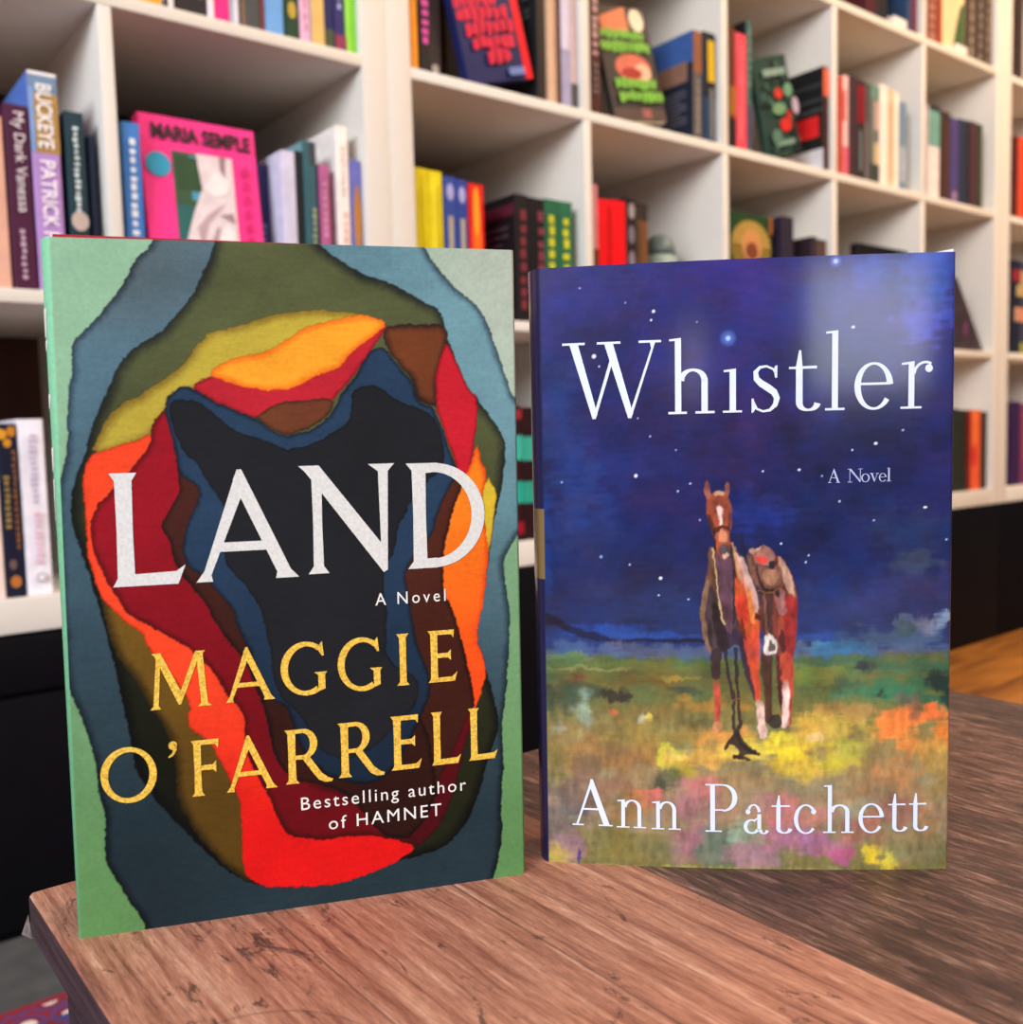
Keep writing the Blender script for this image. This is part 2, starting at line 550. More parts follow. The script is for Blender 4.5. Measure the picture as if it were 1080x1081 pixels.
def roman(g):
    """flared old-style capitals -> (aspect, polygons)"""
    if g == 'L':
        return 0.66, [stem(0.05, 0.155, fl=0.045, l0=1, r0=0), V2([(0.05, 0), (0.59, 0.0), (0.66, 0.17), (0.575, 0.115), (0.2, 0.105)])]
    if g == 'A':
        return 0.96, [V2([(-0.02, 0), (0.14, 0), (0.125, 0.06), (0.475, 0.86), (0.425, 1.02), (0.40, 1.02), (0.06, 0.10)]),
                      V2([(0.36, 0.93), (0.405, 1.02), (0.445, 1.02), (0.90, 0.08), (0.98, 0.0), (0.75, 0.0), (0.765, 0.06), (0.42, 0.78)]),
                      V2([(0.19, 0.27), (0.68, 0.27), (0.64, 0.355), (0.225, 0.355)])]
    if g == 'N':
        return 0.98, [stem(0.13, 0.105, 0, 0.93, fl=0.055, l1=0, r1=0), V2([(0.0, 1.0), (0.21, 1.0), (0.84, 0.26), (0.905, 0.0), (0.86, -0.02), (0.13, 0.87), (0.06, 0.95)]),
                      V2([(0.72, 1.0), (1.0, 1.0), (0.93, 0.93), (0.905, 0.0), (0.845, 0.02), (0.825, 0.93)])]
    if g == 'D':
        return 0.84, [stem(0.08, 0.145, fl=0.06, r0=0, r1=0), V2([(0.16, 0.9), (0.16, 1.0), (0.35, 1.0), (0.35, 0.915)]), V2([(0.16, 0.0), (0.16, 0.09), (0.33, 0.095), (0.33, 0.0)])] + arc(0.30, 0.5, 0.475, 0.455, -90, 90, 0.085, 0.14)
    if g == 'M':
        return 1.12, [V2([(0.0, 0), (0.20, 0), (0.155, 0.06), (0.215, 0.9), (0.14, 0.97), (0.06, 0.06)]), V2([(0.055, 1.0), (0.22, 1.0), (0.58, 0.27), (0.545, 0.06), (0.515, 0.06), (0.15, 0.86), (0.11, 0.95)]),
                      V2([(0.515, 0.06), (0.56, 0.06), (0.93, 0.94), (0.86, 1.0), (0.83, 0.96), (0.53, 0.22)]), V2([(0.85, 1.0), (1.03, 1.0), (0.985, 0.94), (1.05, 0.06), (1.12, 0), (0.87, 0), (0.93, 0.06), (0.865, 0.93)])]
    if g == 'G':
        return 0.88, arc(0.48, 0.5, 0.42, 0.455, 52, 302, 0.085, 0.14, 40, 12) + [V2([(0.70, 0.87), (0.80, 0.99), (0.83, 0.72), (0.79, 0.72), (0.735, 0.80)]), V2([(0.71, 0.06), (0.845, 0.10), (0.845, 0.36), (0.885, 0.42), (0.635, 0.42), (0.71, 0.36)])]
    if g == 'I':
        return 0.25, [stem(0.055, 0.14, fl=0.055)]
    if g == 'E':
        return 0.58, [stem(0.06, 0.14, fl=0.05, r0=0, r1=0), V2([(0.15, 0.915), (0.15, 1.0), (0.53, 1.0), (0.515, 0.84), (0.47, 0.91)]), V2([(0.15, 0.47), (0.15, 0.555), (0.40, 0.56), (0.46, 0.62), (0.46, 0.41), (0.40, 0.465)]), V2([(0.15, 0), (0.15, 0.085), (0.48, 0.09), (0.58, 0.18), (0.53, 0.0)])]
    if g == 'F':
        return 0.54, [stem(0.06, 0.14, fl=0.05, r1=0), V2([(0.15, 0.915), (0.15, 1.0), (0.54, 1.0), (0.525, 0.83), (0.475, 0.91)]), V2([(0.15, 0.46), (0.15, 0.545), (0.42, 0.55), (0.48, 0.61), (0.48, 0.40), (0.42, 0.455)])]
    if g == 'O':
        return 1.0, arc(0.5, 0.5, 0.435, 0.45, 0, 360, 0.085, 0.135, 56, 14)
    if g == 'R':
        return 0.86, [stem(0.06, 0.14, fl=0.05, r1=0), V2([(0.15, 0.92), (0.15, 1.0), (0.32, 1.0), (0.32, 0.925)]), V2([(0.15, 0.44), (0.15, 0.515), (0.36, 0.515), (0.36, 0.44)])] + arc(0.32, 0.72, 0.205, 0.245, -90, 90, 0.075, 0.135, 20) + \
            [V2([(0.28, 0.50), (0.43, 0.50), (0.66, 0.15), (0.78, 0.05), (0.86, 0.02), (0.84, -0.03), (0.72, -0.03), (0.60, 0.03), (0.50, 0.17)])]
    if g == "'":
        return 0.62, disc(0.30, 0.72, 0.26) + [V2([(0.34, 0.92), (0.56, 0.74), (0.50, 0.40), (0.30, 0.12), (0.02, 0.0), (0.02, 0.08), (0.26, 0.30), (0.33, 0.55)])]


def hs(x, w, y=0.0, t=0.03):
    return V2([(x, y), (x + w, y), (x + w, y + t), (x, y + t)])


def scotch(g):
    """thin-serifed modern roman -> (aspect, polygons); unit = the letter's own height"""
    if g == 'W':
        t = 0.10
        return 1.30, [V2([(0.09, 1), (0.205, 1), (0.46, 0.06), (0.43, 0.0), (0.395, 0.0)]), V2([(0.395, 0.0), (0.435, 0.0), (0.66, 0.72), (0.64, 0.80)]), V2([(0.55, 1), (0.665, 1), (0.93, 0.06), (0.90, 0.0), (0.865, 0.0)]),
                      V2([(0.865, 0.0), (0.905, 0.0), (1.20, 0.90), (1.225, 0.98), (1.155, 0.98), (1.17, 0.90)]), hs(0, 0.30, 0.972), hs(0.46, 0.31, 0.972), hs(1.01, 0.29, 0.972)]
    if g == 'h':
        return 0.62, [V2([(0.092, 0.02), (0.175, 0.02), (0.175, 1.0), (0.092, 0.975)]), V2([(0.015, 0.985), (0.175, 1.0), (0.175, 0.965), (0.015, 0.96)]), hs(0, 0.25), hs(0.365, 0.255), V2([(0.445, 0.02), (0.53, 0.02), (0.53, 0.45), (0.445, 0.45)])] + arc(0.33, 0.43, 0.157, 0.145, 0, 178, 0.035, 0.085, 22)
    if g == 'n':
        return 1.0, [V2([(0.16, 0.03), (0.29, 0.03), (0.29, 1.0), (0.16, 0.95)]), V2([(0.03, 0.97), (0.29, 1.0), (0.29, 0.94), (0.03, 0.92)]), hs(0, 0.44, 0, 0.045), hs(0.58, 0.42, 0, 0.045), V2([(0.715, 0.03), (0.845, 0.03), (0.845, 0.70), (0.715, 0.70)])] + arc(0.53, 0.68, 0.25, 0.285, 0, 170, 0.055, 0.13, 22)
    if g == 'i':
        return 0.44, [V2([(0.155, 0.03), (0.30, 0.03), (0.30, 1.0), (0.155, 0.96)]), V2([(0.02, 0.97), (0.30, 1.0), (0.30, 0.94), (0.02, 0.925)]), hs(0, 0.44, 0, 0.045)]
    if g == 's':
        c = [(0.53, 0.80), (0.47, 0.90), (0.33, 0.965), (0.19, 0.945), (0.105, 0.85), (0.12, 0.71), (0.22, 0.61), (0.36, 0.52), (0.49, 0.42), (0.545, 0.30), (0.51, 0.16), (0.40, 0.055), (0.26, 0.03), (0.13, 0.085), (0.06, 0.22)]
        ws = [0.045, 0.045, 0.045, 0.06, 0.10, 0.125, 0.14, 0.15, 0.14, 0.125, 0.10, 0.06, 0.045, 0.045, 0.045]
        return 0.62, strip(c, ws) + [V2([(0.50, 0.96), (0.555, 0.98), (0.55, 0.72), (0.51, 0.72), (0.48, 0.86)]), V2([(0.02, 0.0), (0.06, 0.02), (0.11, 0.10), (0.06, 0.30), (0.02, 0.30)])]
    if g == 't':
        return 0.47, [V2([(0.115, 0.14), (0.225, 0.14), (0.225, 0.70), (0.20, 1.0), (0.165, 1.0), (0.115, 0.74)]), V2([(0.0, 0.70), (0.46, 0.70), (0.46, 0.745), (0.0, 0.735)])] + arc(0.320, 0.155, 0.150, 0.125, 180, 352, 0.035, 0.11, 20)
    if g == 'l':
        return 0.26, [V2([(0.088, 0.02), (0.168, 0.02), (0.168, 1.0), (0.088, 0.97)]), V2([(0.01, 0.985), (0.168, 1.0), (0.168, 0.965), (0.01, 0.96)]), hs(0, 0.255, 0, 0.028)]
    if g == 'e':
        return 0.82, arc(0.42, 0.5, 0.345, 0.47, 4, 325, 0.05, 0.135, 44, 0) + [V2([(0.08, 0.525), (0.775, 0.525), (0.775, 0.575), (0.08, 0.575)])]
    if g == 'r':
        return 0.71, [V2([(0.17, 0.03), (0.30, 0.03), (0.30, 1.0), (0.17, 0.95)]), V2([(0.02, 0.97), (0.30, 1.0), (0.30, 0.945), (0.02, 0.925)]), hs(0, 0.46, 0, 0.045), *arc(0.54, 0.70, 0.25, 0.275, 60, 172, 0.05, 0.06, 14)] + disc(0.615, 0.845, 0.085)
    if g == 'A':
        return 0.86, [V2([(0.08, 0.02), (0.125, 0.02), (0.435, 0.90), (0.435, 1.0), (0.41, 1.0)]), V2([(0.395, 1.0), (0.445, 1.0), (0.80, 0.02), (0.665, 0.02), (0.375, 0.86)]), V2([(0.20, 0.335), (0.58, 0.335), (0.565, 0.375), (0.215, 0.375)]), hs(0, 0.245, 0, 0.03), hs(0.56, 0.30, 0, 0.03)]
    if g == 'P':
        return 0.68, [V2([(0.10, 0.02), (0.20, 0.02), (0.20, 0.98), (0.10, 0.98)]), hs(0, 0.34, 0, 0.03), hs(0, 0.36, 0.97, 0.03), hs(0.18, 0.20, 0.445, 0.03)] + arc(0.36, 0.715, 0.25, 0.27, -90, 90, 0.03, 0.105, 24)
    if g == 'a':
        return 0.85, [V2([(0.48, 0.16), (0.61, 0.16), (0.61, 0.66), (0.48, 0.66)])] + arc(0.36, 0.68, 0.19, 0.285, 10, 150, 0.05, 0.11, 16) + disc(0.17, 0.735, 0.085) + arc(0.30, 0.25, 0.215, 0.215, 55, 330, 0.055, 0.13, 28) + \
            [V2([(0.40, 0.42), (0.50, 0.50), (0.50, 0.56), (0.36, 0.47)])] + arc(0.70, 0.15, 0.115, 0.125, 180, 350, 0.04, 0.12, 14)
    if g == 'c':
        return 0.78, arc(0.40, 0.5, 0.325, 0.465, 38, 320, 0.05, 0.135, 40) + disc(0.655, 0.745, 0.085)
    if g == 'o':
        return 1.0, arc(0.5, 0.5, 0.40, 0.46, 0, 360, 0.06, 0.15, 36)
    if g == 'v':
        return 1.0, [V2([(0.10, 1), (0.29, 1), (0.58, 0.12), (0.53, 0), (0.47, 0)]), V2([(0.47, 0), (0.53, 0), (0.88, 1), (0.82, 1)]), hs(0, 0.40, 0.94, 0.06), hs(0.68, 0.32, 0.94, 0.06)]
    if g == 'N':
        return 1.05, [V2([(0.13, 0.03), (0.17, 0.03), (0.17, 0.98), (0.13, 0.98)]), V2([(0.08, 1), (0.24, 1), (0.92, 0.1), (0.92, 0), (0.88, 0)]), V2([(0.88, 0), (0.92, 0), (0.92, 0.98), (0.88, 0.98)]), hs(0, 0.32, 0, 0.035), hs(0.74, 0.32, 0.965, 0.035), hs(0.0, 0.2, 0.965, 0.035)]


# traced outlines of the printed covers, in ten-thousandths of the cover
LAYERS=[('slate',(44,62,78),(84,120,138),60,[(3328,11415),(2111,10043),(1547,9626),(1508,9474),(1130,9124),(519,8670),(348,8591),(308,8327),(318,8089),(238,7957),(155,7441),(188,7267),(110,6989),(69,6870),(-71,6527),(-116,6181),(-104,5592),(-56,5173),(-81,4756),(-96,4201),(-23,3735),(32,3540),(271,3128),(442,2619),(505,2046),(610,1773),(554,1135),(688,898),(993,502),(1419,-68),(1494,-864),(9178,-1133),(9230,4),(9365,318),(9498,788),(9456,1350),(9567,1945),(9489,2428),(9625,2864),(9698,3473),(9789,4140),(9712,4691),(9628,5013),(9666,5208),(10012,5544),(10574,5875),(10616,7387),(10012,7662),(9783,8051),(9550,8510),(9391,8855),(9103,9158),(8578,9416),(8186,9708),(7908,9996),(7546,10865)]),('olive',(38,42,36),(84,92,58),90,[(3590,10751),(3348,10031),(3156,9740),(2987,9456),(2640,9102),(2271,8818),(2063,8676),(1557,8503),(1250,8259),(1036,7952),(767,7535),(605,7261),(492,6982),(276,6666),(187,6420),(180,6004),(393,5506),(604,4941),(798,4359),(941,3856),(1059,3241),(1174,2886),(1242,2379),(1581,1987),(2023,1583),(2520,1140),(3027,747),(3540,495),(3959,366),(5207,273),(5939,321),(6632,489),(7155,523),(7746,560),(8225,700),(8660,1015),(8905,1395),(9172,1974),(9331,2239),(9456,2507),(9375,2895),(9179,3380),(9105,3619),(8933,3940),(9073,4402),(9227,4869),(9314,5416),(9466,5832),(9542,6025),(9708,6567),(9753,7053),(9513,7325),(9109,7670),(8883,7863),(8657,8172),(8495,8511),(8329,8697),(8337,8929),(8165,9116),(7878,9166),(7488,9329),(6987,9491),(6597,9543),(5946,9786),(5466,10029),(4799,10786)]),('yellow',(140,116,40),(190,172,62),70,[(611,6980),(798,7291),(1113,7630),(1871,7907),(2646,8297),(2804,8501),(3131,8720),(3752,8791),(4284,8936),(4923,9013),(5479,9038),(6299,9002),(6820,8934),(6555,8791),(5059,8364),(3450,7952),(2572,7821),(2249,7619),(1937,7215),(1226,7023)]),('crimson',(150,22,38),(196,36,52),30,[(2656,7916),(3059,8091),(4680,8225),(7077,8864),(6897,8692),(6665,8478),(6262,8108),(5742,7698),(5528,7629),(4867,7471),(4104,7425),(3591,7578),(3179,7720)]),('orange',(246,120,24),(250,168,44),55,[(3020,8098),(3407,8296),(3831,8358),(4259,8398),(4592,8545),(4906,8652),(5077,8756),(5858,8914),(6563,8990),(7044,8843),(6673,8657),(6395,8534),(6106,8364),(5977,8236),(5761,8138),(5400,8068),(4998,7930),(4622,7862),(3909,7880),(3393,8008)]),('brown',(70,40,26),(112,62,38),30,[(3990,7463),(4104,7420),(4329,7312),(4694,7174),(5241,7307),(5683,7500),(5796,7726),(5281,7731),(4449,7667)]),('brown',(52,32,28),(116,62,34),60,[(6897,8692),(7046,8843),(7812,8825),(8334,8850),(8437,8596),(8197,8130),(8110,7576),(8055,7599),(7769,7652),(7605,7760),(7549,8023),(7219,8248),(6997,8478)]),('yellow',(205,160,36),(216,188,54),20,[(9279,6510),(9391,6388),(9517,6265),(9443,5833),(9314,5416),(9236,5163),(9039,5501),(9079,6038)]),('red',(150,20,32),(202,30,48),25,[(8382,8610),(8657,8172),(8883,7863),(9109,7670),(9053,7331),(8998,7065),(8866,6525),(8764,6224),(8547,6526),(8552,6688),(8277,7223),(8089,7606),(8105,8057),(8227,8363)]),('orange',(236,80,20),(252,140,30),40,[(9066,7049),(9148,6736),(9280,6540),(9179,6274),(9191,5915),(9205,5645),(9279,5335),(9227,4869),(9070,4326),(8933,3940),(9094,3619),(9168,3381),(9128,3224),(8932,2923),(8808,2688),(8368,2641),(7977,4467),(8019,5653),(8401,6234),(8845,6594)]),('brown',(52,24,20),(88,42,30),40,[(8718,6478),(8652,6287),(8405,5908),(8212,5372),(8178,5054),(8188,4681),(8318,4496),(8470,4279),(8628,3805),(8783,3328),(8884,2881),(8757,2539),(8393,2031),(8126,1595),(7767,1137),(7387,699),(6503,975),(6082,1459),(5442,1734),(4501,2101),(4081,2495),(3950,3224),(5103,3732),(6691,5696),(8050,6537)]),('crimson',(96,14,24),(126,20,34),20,[(8790,2841),(8807,2642),(8682,2392),(8531,2021),(8355,1577),(8086,1110),(7733,836),(7455,693),(6942,815),(7332,1023),(7683,1357),(7972,1790),(8307,2190),(8549,2553)]),('mustard',(70,54,20),(140,104,34),70,[(468,5828),(696,4897),(821,4426),(1044,3988),(1282,3767),(1552,3404),(1983,2829),(2106,2383),(2066,2019),(2225,1637),(2621,1159),(3129,737),(3528,496),(4109,454),(4198,2342),(2451,4022),(1542,5313)]),('orange',(228,58,22),(250,74,38),20,[(554,6954),(878,7049),(1231,7111),(1549,7166),(1862,7270),(3205,7058),(3705,4946),(4413,2471),(6952,1086),(7410,712),(7043,533),(6525,431),(5925,308),(5207,273),(4126,364),(3855,391),(3532,568),(3445,737),(3413,1088),(3459,1619),(3370,1886),(3200,2158),(2804,2743),(2400,2913),(2385,3154),(2470,3247),(2229,3586),(1949,3868),(1705,4062),(1524,4294),(1520,4391),(1275,4513),(935,4749),(681,4965),(583,5214),(494,5502),(436,5761),(484,6097),(424,6340),(414,6589)]),('crimson',(108,10,22),(164,18,36),50,[(1934,7514),(1867,7352),(1841,7230),(1828,7135),(1613,6928),(1306,6689),(1116,6579),(994,6447),(635,6241),(531,5993),(538,5744),(728,5317),(915,5064),(1073,4839),(1284,4657),(1766,4454),(2070,4293),(2371,4171),(2619,4012),(2970,3739),(3162,3430),(3467,3190),(3589,3004),(3555,2734),(3623,2442),(3834,2109),(4134,1635),(4335,1239),(4540,1104),(4687,1091),(5238,997),(5968,1022),(6649,917),(7500,689),(7282,906),(6515,1274),(5997,1526),(5701,1728),(4811,1946),(7050,3622),(4619,6893),(2350,7686)]),('brown',(42,22,22),(76,36,28),40,[(2184,7484),(2337,7072),(2354,6661),(2359,6386),(2172,6184),(1957,5949),(2055,5817),(2144,5662),(2209,5425),(2263,5326),(2518,5033),(2868,4763),(3007,4470),(3355,4120),(3657,3813),(3839,3489),(3969,3194),(4080,2928),(4107,2609),(4318,2217),(4602,2006),(5021,1900),(5658,1731),(6040,1507),(6291,1203),(6677,899),(7392,835),(8108,1749),(6644,4528),(3006,7061)]),('navy',(24,34,48),(38,62,90),35,[(2138,7715),(2261,7837),(2421,7917),(2579,7950),(2773,7901),(3179,7720),(3591,7578),(4104,7420),(4329,7305),(4624,7180),(5007,7225),(5403,7319),(5735,7528),(5960,7839),(6260,8065),(6494,8349),(6665,8478),(6954,8492),(7218,8219),(7548,8002),(7626,7741),(7778,7638),(8054,7584),(8127,7415),(8276,7185),(8401,6898),(8551,6659),(8592,6525),(8422,6381),(8264,6208),(8114,5990),(7856,5496),(7558,5314),(7390,5210),(7256,4949),(7336,4718),(7413,4404),(7507,3939),(7733,3539),(7839,3143),(7590,2768),(7224,2343),(6921,2021),(6625,1834),(6205,1777),(5452,1954),(4932,2287),(4675,2670),(4604,2965),(4445,3164),(4198,3223),(3906,3613),(3702,4053),(3514,4389),(3387,4678),(3097,4944),(2789,5180),(2518,5302),(2389,5474),(2401,5695),(2490,5899),(2682,6170),(2815,6430),(2586,6587),(2393,6660),(2349,6935),(2231,7270),(2147,7525)]),('black',(22,24,28),(31,33,38),20,[(2255,7728),(2465,7745),(2823,7723),(3220,7508),(3624,7251),(4198,7139),(4664,6981),(4873,7016),(5229,7045),(5783,7257),(6064,7368),(6163,7581),(6151,7823),(6347,7893),(6644,7934),(6922,7839),(7197,7686),(7598,7581),(7995,7490),(8160,7269),(8289,6919),(8227,6695),(8142,6579),(7839,6453),(7706,6280),(7424,6127),(7315,5939),(7124,5790),(7051,5377),(6913,5221),(6813,5078),(6768,4889),(6798,4697),(6837,4394),(6803,4109),(6764,3830),(6918,3659),(7091,3537),(7488,3403),(7546,3161),(7355,2865),(7015,2732),(6741,2527),(6449,2383),(6071,2248),(5680,2232),(5298,2363),(5033,2645),(4774,2998),(4448,3221),(4236,3594),(4192,3969),(4065,4561),(3902,4796),(3766,4943),(3511,5151),(3239,5359),(3340,5775),(3301,6195),(3106,6409),(2866,6650),(2718,6859),(2527,6959),(2338,7236),(2228,7578)])]
TEXTS={'LAND':[('L',0.01495,0.03917,0.12259,0.16181),('A',0.04328,0.07723,0.12256,0.1611),('N',0.07874,0.11266,0.12318,0.1624),('D',0.11689,0.14701,0.12291,0.16211)],'MAGGIE':[('M',0.02564,0.04625,0.07853,0.0984),('A',0.05142,0.06788,0.07873,0.09794),('G',0.07054,0.08677,0.07885,0.09868),('G',0.09088,0.10691,0.07856,0.09868),('I',0.11245,0.11708,0.07933,0.0988),('E',0.12406,0.13535,0.07934,0.09901)],'OF':[('O',0.00857,0.02695,0.04628,0.0664),("'",0.03097,0.03444,0.06087,0.06696),('F',0.03839,0.04807,0.04605,0.06622),('A',0.05067,0.06768,0.04612,0.06584),('R',0.07079,0.0879,0.04662,0.06663),('R',0.08981,0.10703,0.04679,0.06726),('E',0.10928,0.12097,0.04729,0.06783),('L',0.12475,0.1361,0.04747,0.06787),('L',0.13907,0.15047,0.0477,0.06794)],'Whistler':[('W',0.00762,0.04513,0.17674,0.20575),('h',0.04772,0.06497,0.17785,0.20627),('i',0.06806,0.07515,0.17789,0.19423),('s',0.07833,0.08931,0.17747,0.19537),('t',0.0924,0.10288,0.17746,0.20026),('l',0.10567,0.11296,0.17777,0.20721),('e',0.11626,0.13039,0.17747,0.19518),('r',0.13331,0.14527,0.17766,0.19511)],'Novel2':[('A',0.10685,0.11139,0.15072,0.15594),('N',0.11418,0.11957,0.15075,0.15577),('o',0.11905,0.12234,0.15067,0.1539),('v',0.12234,0.12563,0.15078,0.15401),('e',0.12563,0.1284,0.15072,0.15394),('l',0.1284,0.1303,0.15085,0.15586)],'Ann':[('A',0.00941,0.02525,0.01591,0.03496),('n',0.02685,0.03819,0.01561,0.02713),('n',0.04041,0.05167,0.01536,0.02685)],'Patchett':[('P',0.06114,0.07364,0.01491,0.03412),('a',0.07545,0.08507,0.01425,0.0264),('t',0.08634,0.09338,0.0144,0.02991),('c',0.09464,0.10363,0.01435,0.02644),('h',0.10577,0.11738,0.01491,0.03409),('e',0.11898,0.12856,0.01472,0.02673),('t',0.13019,0.1369,0.01506,0.0304),('t',0.13809,0.14477,0.01518,0.03048)]}
SMALL=[('A Novel', 0.10511, 0.13148, 0.11009, 0.11489), ('Bestselling author', 0.07613, 0.13772, 0.03642, 0.04144), ('of HAMNET', 0.08584, 0.12794, 0.02787, 0.03291)]
